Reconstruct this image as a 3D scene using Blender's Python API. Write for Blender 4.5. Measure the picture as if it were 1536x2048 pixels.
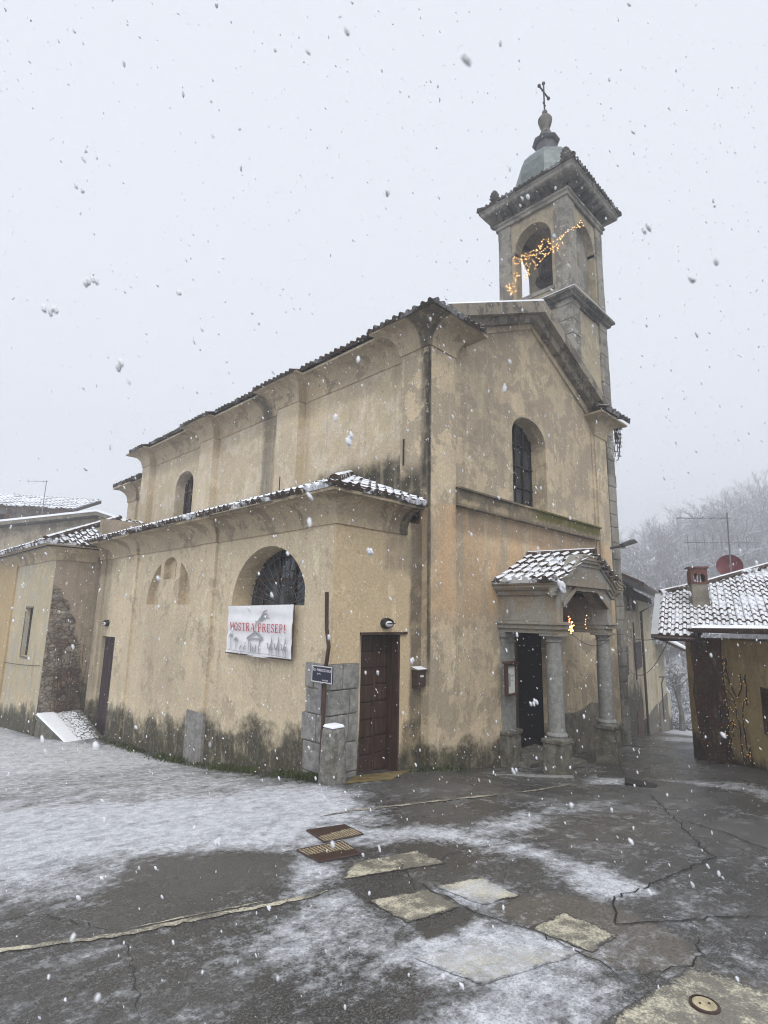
import bpy, math, random
import numpy as np
from mathutils import Vector, Matrix, noise
from mathutils.geometry import tessellate_polygon
random.seed(7); np.random.seed(7)
PI=math.pi
S=bpy.context.scene
for o in list(bpy.data.objects): bpy.data.objects.remove(o)
# ------------------------------------------------ camera
CAM=Vector((-7.1015,-6.0049,2.3977))
cam_d=bpy.data.cameras.new('camera'); cam=bpy.data.objects.new('camera',cam_d); S.collection.objects.link(cam); S.camera=cam
cr=Vector((0.70514,-0.70880,0.019524)); cu=Vector((-0.144638,-0.116827,0.982564)); cf=Vector((0.694159,0.69567,0.184898))
m=Matrix((cr,cu,-cf)).transposed().to_4x4(); m.translation=CAM; cam.matrix_world=m
cam_d.sensor_fit='VERTICAL'; cam_d.sensor_height=36; cam_d.sensor_width=27; cam_d.lens=1094.46/2048*36
cam_d.clip_start=.05; cam_d.clip_end=3000
cam_d.dof.use_dof=True; cam_d.dof.focus_distance=12; cam_d.dof.aperture_fstop=6
# ------------------------------------------------ world, sun, exposure
SUN_EL=math.radians(48); SUN_AZ=math.radians(222)   # compass azimuth from +Y towards +X
w=bpy.data.worlds.new('World'); S.world=w; w.use_nodes=True
nt=w.node_tree; nt.nodes.clear()
sky=nt.nodes.new('ShaderNodeTexSky'); sky.sky_type='NISHITA'; sky.sun_disc=False; sky.sun_elevation=SUN_EL; sky.sun_rotation=SUN_AZ; sky.dust_density=3.0; sky.air_density=1.0
hs=nt.nodes.new('ShaderNodeHueSaturation'); hs.inputs['Saturation'].default_value=.22; hs.inputs['Value'].default_value=1.0
ov=nt.nodes.new('ShaderNodeMix'); ov.data_type='RGBA'; ov.inputs[0].default_value=.8
ov.inputs[7].default_value=(4.95,5.2,5.65,1)      # the even cloud cover under which snow falls
bg=nt.nodes.new('ShaderNodeBackground'); bg.inputs[1].default_value=.12
wo=nt.nodes.new('ShaderNodeOutputWorld')
nt.links.new(sky.outputs[0],hs.inputs['Color']); nt.links.new(hs.outputs[0],ov.inputs[6]); nt.links.new(ov.outputs[2],bg.inputs[0]); nt.links.new(bg.outputs[0],wo.inputs[0])
sl=bpy.data.lights.new('sun','SUN'); sl.energy=1.5; sl.angle=math.radians(50); sl.color=(1,.97,.93)
so=bpy.data.objects.new('sun',sl); S.collection.objects.link(so)
sd=Vector((math.sin(SUN_AZ)*math.cos(SUN_EL),math.cos(SUN_AZ)*math.cos(SUN_EL),math.sin(SUN_EL)))
so.rotation_euler=(-sd).to_track_quat('-Z','Y').to_euler()
S.view_settings.view_transform='Standard'; S.view_settings.look='None'; S.view_settings.gamma=1; S.view_settings.exposure=0.70
S.render.engine='CYCLES'
S.cycles.filter_width=1.1; S.cycles.volume_bounces=1; S.cycles.max_bounces=7; S.cycles.diffuse_bounces=3; S.cycles.transparent_max_bounces=8
# ------------------------------------------------ terrain height (metres) through measured spot heights
GP=[(-7.1,-6,.85),(-1.95,.15,.18),(-1.95,2.07,-.08),(-1.95,3.71,-.3),(-1.95,7.49,-.56),(-1.95,9.5,-.66),(-3.05,10.3,-.74),(-3.05,13.5,-1.0),(0,0,0),(2.2,-1.23,-.26),(4.4,-1.2,-.4),(7.55,0,-.72),(7.44,-1.66,-.68),(5.0,-3.6,-.12),
(-14,0,.75),(-10,-14,1.4),(0,-9,.75),(6,-10,.6),(-12,10,-.5),(-8,20,-1.6),(10,.3,-1.1),(14,2.3,-1.76),(18,3.3,-2.33),(26.4,5.4,-3.57),(31.5,6.7,-4.3),(40,9,-4.9),(36,2,-4.5),(-20,-10,1.3),(9,-6,.0),(18,-8,-1.2),(-4.5,-3,.52)]
GP=np.array(GP,float)
def _U(r2): return np.where(r2>1e-12,r2*np.log(r2+1e-12),0.)*.5
_n=len(GP);_d=((GP[:,None,:2]-GP[None,:,:2])**2).sum(-1)
_K=_U(_d)+np.eye(_n)*.3;_P=np.c_[np.ones(_n),GP[:,:2]]
_s=np.linalg.solve(np.block([[_K,_P],[_P.T,np.zeros((3,3))]]),np.r_[GP[:,2],0,0,0])
def sstep(a,b,x):
    t=np.clip((x-a)/(b-a),0,1); return t*t*(3-2*t)
def gz(x,y):
    x=np.atleast_1d(np.asarray(x,float));y=np.atleast_1d(np.asarray(y,float))
    d=(x[:,None]-GP[None,:,0])**2+(y[:,None]-GP[None,:,1])**2
    n=_U(d)@_s[:_n]+_s[_n]+_s[_n+1]*x+_s[_n+2]*y
    dx=x-CAM.x; dy=y-CAM.y; r=np.hypot(dx,dy); az=np.degrees(np.arctan2(dx,dy))
    hill=(17+22*sstep(62,84,az))*sstep(52,190,r)*sstep(45,64,az)*(1-sstep(110,140,az))+1.5*sstep(42,52,r)*sstep(50,66,az)*(1-sstep(110,130,az))
    far=-4.9+hill+.8*np.sin(x*.07)*np.sin(y*.05)*sstep(50,90,r)
    rr=np.hypot(x-6,y-1); k=sstep(24,42,rr)
    return n*(1-k)+far*k
def g1(x,y): return float(gz(x,y)[0])
# ------------------------------------------------ object helpers
COL=S.collection
def tag(o,label=None,cat=None,group=None,kind=None):
    if label: o['label']=label
    if cat: o['category']=cat
    if group: o['group']=group
    if kind: o['kind']=kind
    return o
def empty(name,loc,label,cat,group=None):
    o=bpy.data.objects.new(name,None); COL.objects.link(o); o.location=loc; o.empty_display_size=.2
    o['base']=list(loc); return tag(o,label,cat,group)
def base_of(o):
    v=Vector((0,0,0))
    while o is not None: v+=Vector(o.location); o=o.parent
    return v
class MB:
    def __init__(s): s.v=[]; s.f=[]; s.mi=[]; s.M=Matrix.Identity(4); s.cur=0
    def add(s,vs,fs):
        b=len(s.v); s.v+= [tuple(s.M@Vector(p)) for p in vs]
        s.f+=[tuple(b+i for i in f) for f in fs]; s.mi+=[s.cur]*len(fs)
    def box(s,x0,y0,z0,x1,y1,z1):
        s.add([(x0,y0,z0),(x1,y0,z0),(x1,y1,z0),(x0,y1,z0),(x0,y0,z1),(x1,y0,z1),(x1,y1,z1),(x0,y1,z1)],
              [(0,3,2,1),(4,5,6,7),(0,1,5,4),(1,2,6,5),(2,3,7,6),(3,0,4,7)])
    def hull8(s,b,t):   # two quads
        s.add(list(b)+list(t),[(0,3,2,1),(4,5,6,7),(0,1,5,4),(1,2,6,5),(2,3,7,6),(3,0,4,7)])
    def quad(s,*p): s.add(p,[tuple(range(len(p)))])
    def prism(s,poly,fn,d0,d1):  # poly 2D, fn(u,v,d)->3D
        n=len(poly); vs=[fn(u,v,d0) for u,v in poly]+[fn(u,v,d1) for u,v in poly]
        fs=[(i,(i+1)%n,n+(i+1)%n,n+i) for i in range(n)]
        for t in tessellate_polygon([[Vector((u,v,0)) for u,v in poly]]): fs+=[tuple(t),tuple(n+i for i in reversed(t))]
        s.add(vs,fs)
    def wall(s,outer,holes,fn,depth=.3,thick=.4,back=True):
        ls=[outer]+[h[0] if isinstance(h,tuple) else h for h in holes]
        dp=[h[1] if isinstance(h,tuple) else depth for h in holes]
        P=[p for l in ls for p in l]
        tr=tessellate_polygon([[Vector((u,v,0)) for u,v in l] for l in ls])
        s.add([fn(u,v,0) for u,v in P],[tuple(t) for t in tr])
        for h,d in zip(ls[1:],dp):
            n=len(h); s.add([fn(u,v,0) for u,v in h]+[fn(u,v,d) for u,v in h],[(i,(i+1)%n,n+(i+1)%n,n+i) for i in range(n)])
        n=len(outer); s.add([fn(u,v,0) for u,v in outer]+[fn(u,v,thick) for u,v in outer],[(i,(i+1)%n,n+(i+1)%n,n+i) for i in range(n)])
    def face(s,poly,fn,d):
        tr=tessellate_polygon([[Vector((u,v,0)) for u,v in poly]]); s.add([fn(u,v,d) for u,v in poly],[tuple(t) for t in tr])
    def tube(s,pts,r,k=8,cap=True):
        pts=[Vector(p) for p in pts]; n=len(pts); rs=r if isinstance(r,(list,tuple)) else [r]*n
        vs=[];up=None
        for i,p in enumerate(pts):
            d=(pts[min(i+1,n-1)]-pts[max(i-1,0)]); d=d.normalized() if d.length>0 else Vector((0,0,1))
            if up is None or abs(up.dot(d))>.95: up=Vector((0,0,1)) if abs(d.z)<.9 else Vector((1,0,0))
            a=d.cross(up).normalized(); b=a.cross(d)
            for j in range(k): t=2*PI*j/k; vs.append(tuple(p+a*(rs[i]*math.cos(t))+b*(rs[i]*math.sin(t))))
        fs=[(i*k+j,i*k+(j+1)%k,(i+1)*k+(j+1)%k,(i+1)*k+j) for i in range(n-1) for j in range(k)]
        if cap: fs+=[tuple(range(k-1,-1,-1)),tuple((n-1)*k+j for j in range(k))]
        s.add(vs,fs)
    def lathe(s,c,prof,k=20,sq=None,rot=0,cap=True):
        vs=[];n=len(prof)
        for r,z in prof:
            for j in range(k): t=2*PI*j/k+rot; vs.append((c[0]+r*math.cos(t),c[1]+r*math.sin(t),c[2]+z))
        fs=[(i*k+j,i*k+(j+1)%k,(i+1)*k+(j+1)%k,(i+1)*k+j) for i in range(n-1) for j in range(k)]+([tuple(range(k-1,-1,-1)),tuple((n-1)*k+j for j in range(k))] if cap else [])
        s.add(vs,fs)
    def sweep(s,prof,path,closed=False):
        # prof: (outward, z) ; path 2D, outward is on the RIGHT of travel
        n=len(path); P=[Vector(p) for p in path]; rows=[]
        for i in range(n):
            if closed: a=P[i]-P[i-1]; b=P[(i+1)%n]-P[i]
            else: a=P[i]-P[i-1] if i>0 else P[1]-P[0]; b=P[i+1]-P[i] if i<n-1 else a
            a=a.normalized(); b=b.normalized(); na=Vector((a.y,-a.x)); nb=Vector((b.y,-b.x))
            mm=na+nb; mm=mm/max(mm.dot(na),.3)
            rows.append([(P[i].x+mm.x*o,P[i].y+mm.y*o,z) for o,z in prof])
        k=len(prof); vs=[p for r in rows for p in r]
        fs=[(i*k+j,((i+1)%n)*k+j,((i+1)%n)*k+j+1,i*k+j+1) for i in range(n if closed else n-1) for j in range(k-1)]
        if not closed: fs+=[tuple(range(k)),tuple((n-1)*k+j for j in range(k-1,-1,-1))]
        s.add(vs,fs)
    def ball(s,c,r,k=6,sz=1):
        n=max(4,k-1); prof=[(r*math.sin(PI*i/n)+1e-4,-r*sz*math.cos(PI*i/n)) for i in range(n+1)]; s.lathe(c,prof,k)
    def build(s,name,mat,parent=None,smooth=False,bevel=0,fixn=False):
        off=base_of(parent) if parent else Vector((0,0,0))
        me=bpy.data.meshes.new(name); me.from_pydata([(p[0]-off.x,p[1]-off.y,p[2]-off.z) for p in s.v],[],s.f)
        mats=mat if isinstance(mat,(list,tuple)) else [mat]
        for q in mats: me.materials.append(q)
        if len(mats)>1: me.polygons.foreach_set('material_index',s.mi)
        if smooth: me.polygons.foreach_set('use_smooth',[True]*len(me.polygons))
        me.update()
        o=bpy.data.objects.new(name,me); COL.objects.link(o)
        if parent: o.parent=parent
        if bevel:
            b=o.modifiers.new('b','BEVEL'); b.width=bevel; b.segments=2; b.limit_method='ANGLE'; b.angle_limit=.6
        return o
def rebase(o,loc):   # move an object's origin to its base without moving the shape
    loc=Vector(loc); me=o.data
    for v in me.vertices: v.co-=loc
    o.location=loc; return o
# ------------------------------------------------ node helper
class N:
    def __init__(s,name):
        s.m=bpy.data.materials.new(name); s.m.use_nodes=True; s.t=s.m.node_tree; s.t.nodes.clear()
        s.out=s.n('ShaderNodeOutputMaterial'); s.b=s.n('ShaderNodeBsdfPrincipled'); s.t.links.new(s.b.outputs[0],s.out.inputs[0])
        g=s.n('ShaderNodeNewGeometry'); s.pos=g.outputs['Position']; s.tn=g.outputs['True Normal']
        x=s.n('ShaderNodeSeparateXYZ'); s.l(s.pos,x.inputs[0]); s.X,s.Y,s.Z=x.outputs
        s.k=0
    def n(s,t): return s.t.nodes.new(t)
    def l(s,a,b): s.t.links.new(a,b)
    def put(s,i,v):
        if hasattr(v,'links') or hasattr(v,'is_linked'): s.l(v,i)
        else: i.default_value=(tuple(v)+(1,))[:4] if isinstance(v,(tuple,list)) and i.type=='RGBA' else v
    def scale(s,sx,sy,sz,off=0):
        m=s.n('ShaderNodeMapping'); s.l(s.pos,m.inputs[0]); m.inputs['Scale'].default_value=(sx,sy,sz); m.inputs['Location'].default_value=(off,off*1.7,off*.6); return m.outputs[0]
    def noise(s,sc,det=4,ro=.55,vec=None,dist=0):
        x=s.n('ShaderNodeTexNoise'); x.inputs['Scale'].default_value=sc; x.inputs['Detail'].default_value=det; x.inputs['Roughness'].default_value=ro; x.inputs['Distortion'].default_value=dist
        s.k+=1; s.l(vec if vec is not None else s.scale(1,1,1,s.k*3.7),x.inputs['Vector']); return x.outputs[0]
    def vor(s,sc,vec=None,feat='F1',out=0):
        x=s.n('ShaderNodeTexVoronoi'); x.feature=feat; x.inputs['Scale'].default_value=sc; s.l(vec if vec is not None else s.pos,x.inputs['Vector']); return x.outputs[out]
    def mth(s,op,a,b=0,clamp=False):
        x=s.n('ShaderNodeMath'); x.operation=op; x.use_clamp=clamp; s.put(x.inputs[0],a); s.put(x.inputs[1],b); return x.outputs[0]
    def add(s,a,b): return s.mth('ADD',a,b)
    def sub(s,a,b): return s.mth('SUBTRACT',a,b)
    def mul(s,a,b): return s.mth('MULTIPLY',a,b)
    def ss(s,a,lo,hi,o0=0,o1=1):
        x=s.n('ShaderNodeMapRange'); x.interpolation_type='SMOOTHSTEP'; s.put(x.inputs[0],a)
        if lo>hi: lo,hi,o0,o1=hi,lo,o1,o0
        x.inputs[1].default_value=lo; x.inputs[2].default_value=hi; x.inputs[3].default_value=o0; x.inputs[4].default_value=o1; return x.outputs[0]
    def mix(s,f,a,b,mode='MIX'):
        x=s.n('ShaderNodeMix'); x.data_type='RGBA'; x.blend_type=mode; s.put(x.inputs[0],f); s.put(x.inputs[6],a); s.put(x.inputs[7],b); return x.outputs[2]
    def attr(s,n):
        x=s.n('ShaderNodeAttribute'); x.attribute_name=n; return x.outputs['Fac']
    def up(s):
        x=s.n('ShaderNodeSeparateXYZ'); s.l(s.tn,x.inputs[0]); return s.mth('ABSOLUTE',x.outputs[2])
    def bump(s,h,st=.3,d=.02):
        x=s.n('ShaderNodeBump'); x.inputs['Strength'].default_value=st; x.inputs['Distance'].default_value=d; s.put(x.inputs['Height'],h); s.l(x.outputs[0],s.b.inputs['Normal']); return s
    def fin(s,col,rough=.8,metal=0,spec=.3):
        s.put(s.b.inputs['Base Color'],col); s.put(s.b.inputs['Roughness'],rough); s.put(s.b.inputs['Metallic'],metal); s.b.inputs['Specular IOR Level'].default_value=spec; return s.m
SNOW=(.80,.83,.88)
def simple(name,col,rough=.7,var=.25,sc=8,metal=0,spec=.3,snow=0,bump=.15):
    n=N(name); a=n.noise(sc,5,.6); b=n.noise(sc*6,3,.6)
    f=n.ss(n.add(n.mul(a,.7),n.mul(b,.3)),.35,.65)
    c=n.mix(f,tuple(q*(1-var) for q in col),tuple(min(1,q*(1+var)) for q in col))
    if snow: c=n.mix(n.mul(n.ss(n.add(n.up(),n.mul(n.sub(n.noise(9,4),.5),.5)),.62,.75),snow),c,SNOW)
    if bump: n.bump(b,bump,.01)
    return n.fin(c,rough,metal,spec)
def plaster(name,base,alt,patch=None,patch_amt=.5,zb=None,bh=.7,stains=(),streak=.35,warm=None,top=None,moss=(.030,.031,.022),cover=0.):
    n=N(name)
    a=n.noise(.9,6,.6,dist=.6); b=n.noise(4.5,6,.65); c=n.noise(28,4,.6)
    col=n.mix(n.ss(a,.33,.68),base,alt)
    col=n.mix(n.ss(b,.38,.70,0,.32),col,tuple(q*.66 for q in base)); gr=n.noise(13,6,.75); col=n.mix(n.ss(gr,.56,.70,0,.36),col,tuple(q*.6 for q in base)); col=n.mix(n.ss(gr,.30,.42,.35,0),col,tuple(min(.8,q*1.2) for q in base))
    lg=n.noise(.45,3,.5); col=n.mix(n.ss(lg,.35,.65,.28,0),col,tuple(q*.72 for q in base)); col=n.mix(n.ss(lg,.5,.7,0,.25),col,tuple(min(.8,q*1.15) for q in base))
    # peeled coats
    p=n.noise(1.7,8,.68,dist=.35)
    if patch: col=n.mix(n.ss(p,.58-.1*patch_amt,.62-.1*patch_amt,0,.75),col,patch)
    p2=n.noise(2.6,8,.72,vec=n.scale(1.2,1.2,.7,6.),dist=.2); col=n.mix(n.ss(p2,.575,.605,0,.45),col,tuple(min(.75,q*1.3) for q in base))
    p3=n.noise(2.4,9,.75,dist=.3); col=n.mix(n.ss(p3,.625,.645,0,.38),col,tuple(q*.45 for q in base))
    # rain streaks
    st=n.noise(1,5,.6,vec=n.scale(7,7,.45,2.)); col=n.mix(n.ss(st,.52,.72,0,streak),col,tuple(q*.5 for q in base))
    st2=n.noise(1,5,.6,vec=n.scale(12,12,.6,9.)); col=n.mix(n.ss(st2,.55,.75,0,streak*.7),col,tuple(min(.7,q*1.25) for q in base))
    if warm: 
        (z0,z1,wc)=warm; wm=n.mul(n.ss(n.Z,z0,z0+.7),n.ss(n.Z,z1-.05,z1,1,0)); wm=n.mul(wm,n.ss(n.noise(1,5,.6,vec=n.scale(3,3,.5,5.)),.35,.6)); col=n.mix(n.mul(wm,.8),col,wc)
    # fine hair cracks
    cr=n.vor(1.7,vec=n.n('ShaderNodeVectorMath').outputs[0] if False else n.scale(1,1,1.3,3.),feat='DISTANCE_TO_EDGE')
    col=n.mix(n.mul(n.ss(cr,.0,.006,1,0),n.ss(n.noise(1.1,3),.5,.6,0,.5)),col,tuple(q*.4 for q in base))
    sp=n.ss(n.noise(40,2,.5),.70,.76,0,.5); col=n.mix(sp,col,tuple(q*.35 for q in base))
    wv=n.sub(n.add(n.mul(n.noise(1.6,6,.65),.6),n.mul(n.noise(6,6,.7),.5)),.55)
    for (rg,amt,sc_,ww) in stains:
        mk=None
        for ax,(lo,hi,sf) in rg.items():
            q={'x':n.X,'y':n.Y,'z':n.Z}[ax]; q=n.add(q,n.mul(wv,ww))
            u=n.mul(n.ss(q,lo-sf,lo+sf),n.ss(q,hi-sf,hi+sf,1,0)); mk=u if mk is None else n.mul(mk,u)
        mk=n.mul(mk,n.mul(n.ss(b,.25,.5,.55,1),n.ss(st,.30,.52,.55,1.))); col=n.mix(n.mul(mk,amt),col,sc_)
    if zb:
        za,zx,zy=zb; h=n.sub(n.Z,n.add(za,n.add(n.mul(n.X,zx),n.mul(n.Y,zy))))
        t=n.add(n.add(h,n.mul(wv,bh*2.3)),n.mul(n.sub(n.noise(.8,3,.5),.5),bh*1.6)); mk=n.ss(t,bh*.5,bh*1.2,1,0)
        dk=n.mix(n.ss(n.noise(7,5,.7),.42,.62),moss,(.062,.060,.048)); dk=n.mix(n.ss(n.noise(3,5,.7),.52,.66,0,.8),dk,(.045,.055,.018))
        pale=n.ss(t,bh*.9,bh*1.6,1,0); col=n.mix(n.mul(pale,.35),col,tuple(min(.8,q*1.15+.03) for q in base)); 
        fing=n.mul(n.ss(n.noise(1,5,.7,vec=n.scale(5,5,2.2,4.)),  .28,.48,.6,1.),n.ss(n.noise(14,5,.7),.28,.5,.7,1.))
        col=n.mix(n.mul(n.mul(mk,fing),.93),col,dk)
    h=n.add(n.mul(c,.4),n.add(n.mul(b,.8),n.mul(n.ss(p,.48,.53),.25))); n.bump(h,.45,.02)
    col=n.mix(.35,col,n.mix(n.ss(c,.3,.7),(.55,.55,.55),(1.25,1.25,1.25)),'MULTIPLY') if True else col
    return n.fin(col,.9,0,.15)
# ------------------------------------------------ materials
BASE=(.45,.335,.205); ALT=(.37,.29,.195)
ZBA=(.16,-.02,-.085)
M={}
M['facade']=plaster('weathered_facade_plaster',(.61,.50,.345),(.48,.40,.285),patch=(.33,.28,.21),patch_amt=1.1,zb=(.0,-.085,0),bh=.42,streak=.4,warm=(2.0,4.4,(.56,.38,.22)),
  stains=[({'x':(-.1,.012,.004),'y':(.01,.9,.05),'z':(4.0,8.2,.3)},.0,(.04,.038,.03),.0),({'x':(-.1,.035,.015),'y':(-.1,.05,.02),'z':(1.5,7.6,.5)},.85,(.035,.034,.028),.04),({'x':(-.1,.01,.004),'y':(-.1,.20,.07),'z':(4.2,8.2,.3)},.92,(.035,.034,.028),.16),({'x':(-.1,.01,.004),'y':(.2,.9,.05),'z':(3.9,5.0,.2)},.9,(.035,.034,.028),.05),({'z':(3.95,4.42,.12),'x':(.7,7,.1)},.6,(.16,.13,.10),.5),({'z':(7.6,9.6,.4),'x':(.7,7,.4)},.35,(.20,.165,.12),.8),({'x':(4.9,6.9,.25),'z':(-1,.28,.05),'y':(-.05,.3,.02)},.75,(.22,.20,.17),.25),
  ({'x':(1.0,3.0,.4),'z':(5.2,7.9,.6)},.5,(.23,.195,.15),1.3),({'x':(4.6,6.6,.4),'z':(5.2,7.6,.5)},.35,(.25,.21,.16),1.4),({'x':(.76,1.9,.2),'z':(.9,3.6,.5)},.3,(.30,.25,.18),1.),({'x':(3.2,4.4,.3),'z':(6.9,7.4,.25)},.5,(.24,.20,.15),.8)])
M['side']=plaster('weathered_nave_plaster',(.61,.51,.355),(.51,.43,.31),patch=(.62,.54,.43),patch_amt=.7,streak=.3,
  stains=[({'y':(-.02,.30,.05),'x':(-.2,.15,.02),'z':(4.0,8.2,.3)},.9,(.035,.034,.028),.22),({'y':(5.2,5.75,.10),'z':(4.6,7.9,.2)},.7,(.10,.09,.075),.35),({'z':(4.0,5.35,.2),'y':(-.5,3.4,.4)},.92,(.03,.032,.026),.7),({'z':(4.0,5.2,.15),'y':(10.9,14,.4)},.85,(.04,.04,.032),.6),({'z':(6.9,7.25,.1)},.25,(.18,.14,.1),.3)])
M['cove']=plaster('cornice_plaster',(.53,.435,.30),(.44,.365,.26),patch=(.25,.21,.15),patch_amt=.4,streak=.45,
  stains=[({'y':(-.6,.22,.05),'x':(-.6,.02,.03)},.85,(.05,.048,.04),.2),({'y':(5.3,5.75,.08),'x':(-1.2,.3,.05)},.75,(.07,.065,.055),.2),({'z':(7.62,8,.08)},.4,(.14,.12,.09),.2),({'z':(4.1,4.4,.06)},.4,(.14,.12,.09),.2)])
M['aisle']=plaster('aisle_plaster',(.65,.545,.385),(.57,.48,.345),patch=(.40,.33,.24),patch_amt=.3,zb=(.22,.0,-.088),bh=.62,streak=.28,
  stains=[({'y':(9.3,10.4,.2),'z':(-1,3.8,.1)},.5,(.17,.15,.12),.9),({'z':(3.3,3.8,.1),'y':(9.,10.4,.2)},.4,(.1,.09,.07),.3),({'y':(4.9,6.7,.3),'z':(.3,2.3,.4)},.25,(.27,.22,.17),1.4)])
M['aislefront']=plaster('door_wall_plaster',(.61,.48,.31),(.57,.455,.295),zb=(.05,-.03,0),bh=.5,streak=.15,
  stains=[({'x':(-.28,.1,.05),'z':(.4,4.2,.2)},.8,(.085,.075,.06),.25),({'x':(-.9,-.1,.1),'z':(3.1,3.7,.1)},.6,(.20,.175,.14),.6),({'x':(-.42,.1,.06),'z':(-1,.75,.1)},.9,(.022,.024,.018),.4)])
M['annex']=plaster('annex_plaster',(.55,.46,.30),(.47,.42,.31),patch=(.44,.42,.36),patch_amt=.6,zb=(.22,0,-.088),bh=.6,streak=.5)
M['annexfront']=plaster('annex_crumbled_wall',(.33,.28,.20),(.22,.19,.14),patch=(.36,.29,.23),patch_amt=1.,zb=(-.7,0,0),bh=1.4,streak=.5,stains=[({'z':(-1,1.9,.3),'x':(-3.1,-2.35,.2)},.75,(.09,.085,.065),1.2)])
M['orange']=plaster('ochre_plaster',(.50,.37,.20),(.46,.36,.22),zb=(-1.1,0,0),bh=.8)
M['dado']=simple('grey_render',(.17,.155,.125),.9,.35,4)
M['band']=plaster('mossy_band_plaster',(.40,.32,.21),(.30,.25,.17),patch=(.14,.12,.09),patch_amt=1.1,streak=.6,
  stains=[({'x':(3.4,6.9,.4),'z':(4.5,4.85,.06)},.9,(.085,.085,.012),.35),({'x':(.7,2.9,.3),'z':(4.55,4.85,.05)},.7,(.09,.08,.06),.4),({'z':(4.36,4.44,.02)},.6,(.12,.10,.08),.1)])
M['rake']=plaster('gable_stone',(.30,.265,.21),(.22,.195,.155),patch=(.08,.075,.065),patch_amt=.9,streak=.4)
M['tower']=plaster('tower_grey_stone',(.33,.31,.265),(.25,.24,.21),patch=(.14,.135,.12),patch_amt=.9,streak=.5)
M['towerpl']=plaster('tower_cream_plaster',(.42,.36,.25),(.34,.30,.22),patch=(.25,.22,.17),patch_amt=.6,streak=.5)
M['towerdk']=plaster('tower_dark_cornice',(.19,.18,.155),(.13,.125,.11),patch=(.05,.05,.045),patch_amt=.9,streak=.4)
M['porch']=plaster('porch_stone',(.31,.265,.20),(.25,.225,.185),patch=(.30,.30,.28),patch_amt=.7,streak=.4)
M['alley']=plaster('alley_house_plaster',(.62,.55,.40),(.54,.48,.35),patch=(.38,.33,.25),patch_amt=.4,streak=.4,zb=(-.6,-.12,0),bh=1.2)
M['alleydk']=plaster('alley_house_stained_plaster',(.46,.40,.30),(.36,.32,.24),patch=(.24,.20,.15),patch_amt=.7,streak=.55,zb=(.35,-.10,0),bh=1.4)
M['rwall']=plaster('right_house_ochre_plaster',(.47,.37,.19),(.40,.32,.18),patch=(.30,.24,.15),patch_amt=.6,streak=.4,zb=(-.35,0,0),bh=.35,
  stains=[({'z':(1.7,2.4,.1)},.4,(.2,.13,.06),.3)])
M['black']=N('dark_interior').fin((.008,.007,.007),.9)
M['iron']=simple('dark_iron',(.035,.033,.032),.55,.3,20,.3)
M['steel']=simple('galvanised_steel',(.23,.24,.25),.45,.2,20,.6)
M['brown_metal']=simple('brown_painted_metal',(.055,.035,.03),.4,.3,12)
def stone_mat(name,col,var=.3,sc=9,snow=0,moss=0):
    n=N(name); a=n.noise(sc,6,.7); b=n.noise(sc*9,4,.7); v=n.vor(sc*14,out=1)
    c=n.mix(n.ss(a,.35,.65),tuple(q*(1-var) for q in col),tuple(q*(1+var) for q in col))
    c=n.mix(n.ss(b,.55,.7,0,.6),c,tuple(q*.35 for q in col)); c=n.mix(n.ss(b,.28,.4,.5,0),c,tuple(min(.8,q*1.7) for q in col))
    if moss: c=n.mix(n.ss(n.noise(4,5,.7),.5,.62,0,moss),c,(.07,.065,.03))
    if snow: c=n.mix(n.mul(n.ss(n.add(n.up(),n.mul(n.sub(n.noise(9,4),.5),.5)),.62,.8),snow),c,SNOW)
    n.bump(n.add(a,b),.6,.015); return n.fin(c,.8,0,.3)
M['granite']=stone_mat('granite_blocks',(.24,.235,.22))
M['granite_snow']=stone_mat('granite_with_snow_cap',(.22,.215,.19),snow=1)
M['plinth2']=stone_mat('rough_grey_bollard_stone',(.19,.185,.165),.4,11,moss=.4)
M['kerb']=stone_mat('wet_kerb_stone',(.13,.125,.115),snow=.15)
M['column']=stone_mat('grey_granite_column',(.235,.24,.225),.2,12)
M['plinth']=stone_mat('dark_mossy_plinth',(.15,.145,.12),.4,7,moss=.7)
def tile_mat(name,snow,dark=1.):
    n=N(name); a=n.noise(14,4,.6); v=n.vor(5,out=1)
    sepv=n.n('ShaderNodeSeparateColor'); n.l(v,sepv.inputs[0])
    c=n.mix(n.ss(a,.35,.65),(.034*dark,.023*dark,.019*dark),(.088*dark,.056*dark,.043*dark)); c=n.mix(n.mul(sepv.outputs[0],.6),c,(.075*dark,.06*dark,.045*dark))
    c=n.mix(n.ss(n.noise(3,5,.7),.5,.62,0,.7),c,(.035,.035,.025))
    if snow:
        mk=n.ss(n.add(n.add(n.up(),n.mul(n.sub(n.noise(1.3,3,.6),.46),1.2)),n.mul(n.sub(n.noise(11,5,.7),.5),.7)),.42,.58); thin=n.ss(n.noise(2.2,5,.65),.30,.5,.72,1.)
        fine=n.ss(n.noise(60,3,.7),.3,.55,.75,1.)
        c=n.mix(n.mul(n.mul(mk,thin),n.mul(fine,snow)),c,SNOW)
    n.bump(a,.3,.01); return n.fin(c,.85,0,.2)
M['tile_snow']=tile_mat('snowy_roof_tiles',1.)
M['tile']=tile_mat('dark_roof_tiles',.25,.8)
M['tile_thin']=tile_mat('dusted_roof_tiles',.75)
def wood(name,col,sc=1,axis='z'):
    n=N(name); s_=(30,30,1.5) if axis=='z' else (2,2,30)
    g=n.noise(1,5,.6,vec=n.scale(*s_,1.)); b=n.noise(5,4)
    c=n.mix(n.ss(g,.3,.7),tuple(q*.55 for q in col),tuple(q*1.4 for q in col)); c=n.mix(n.ss(b,.5,.7,0,.5),c,tuple(q*.4 for q in col))
    n.bump(g,.3,.008); return n.fin(c,.55,0,.35)
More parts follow.
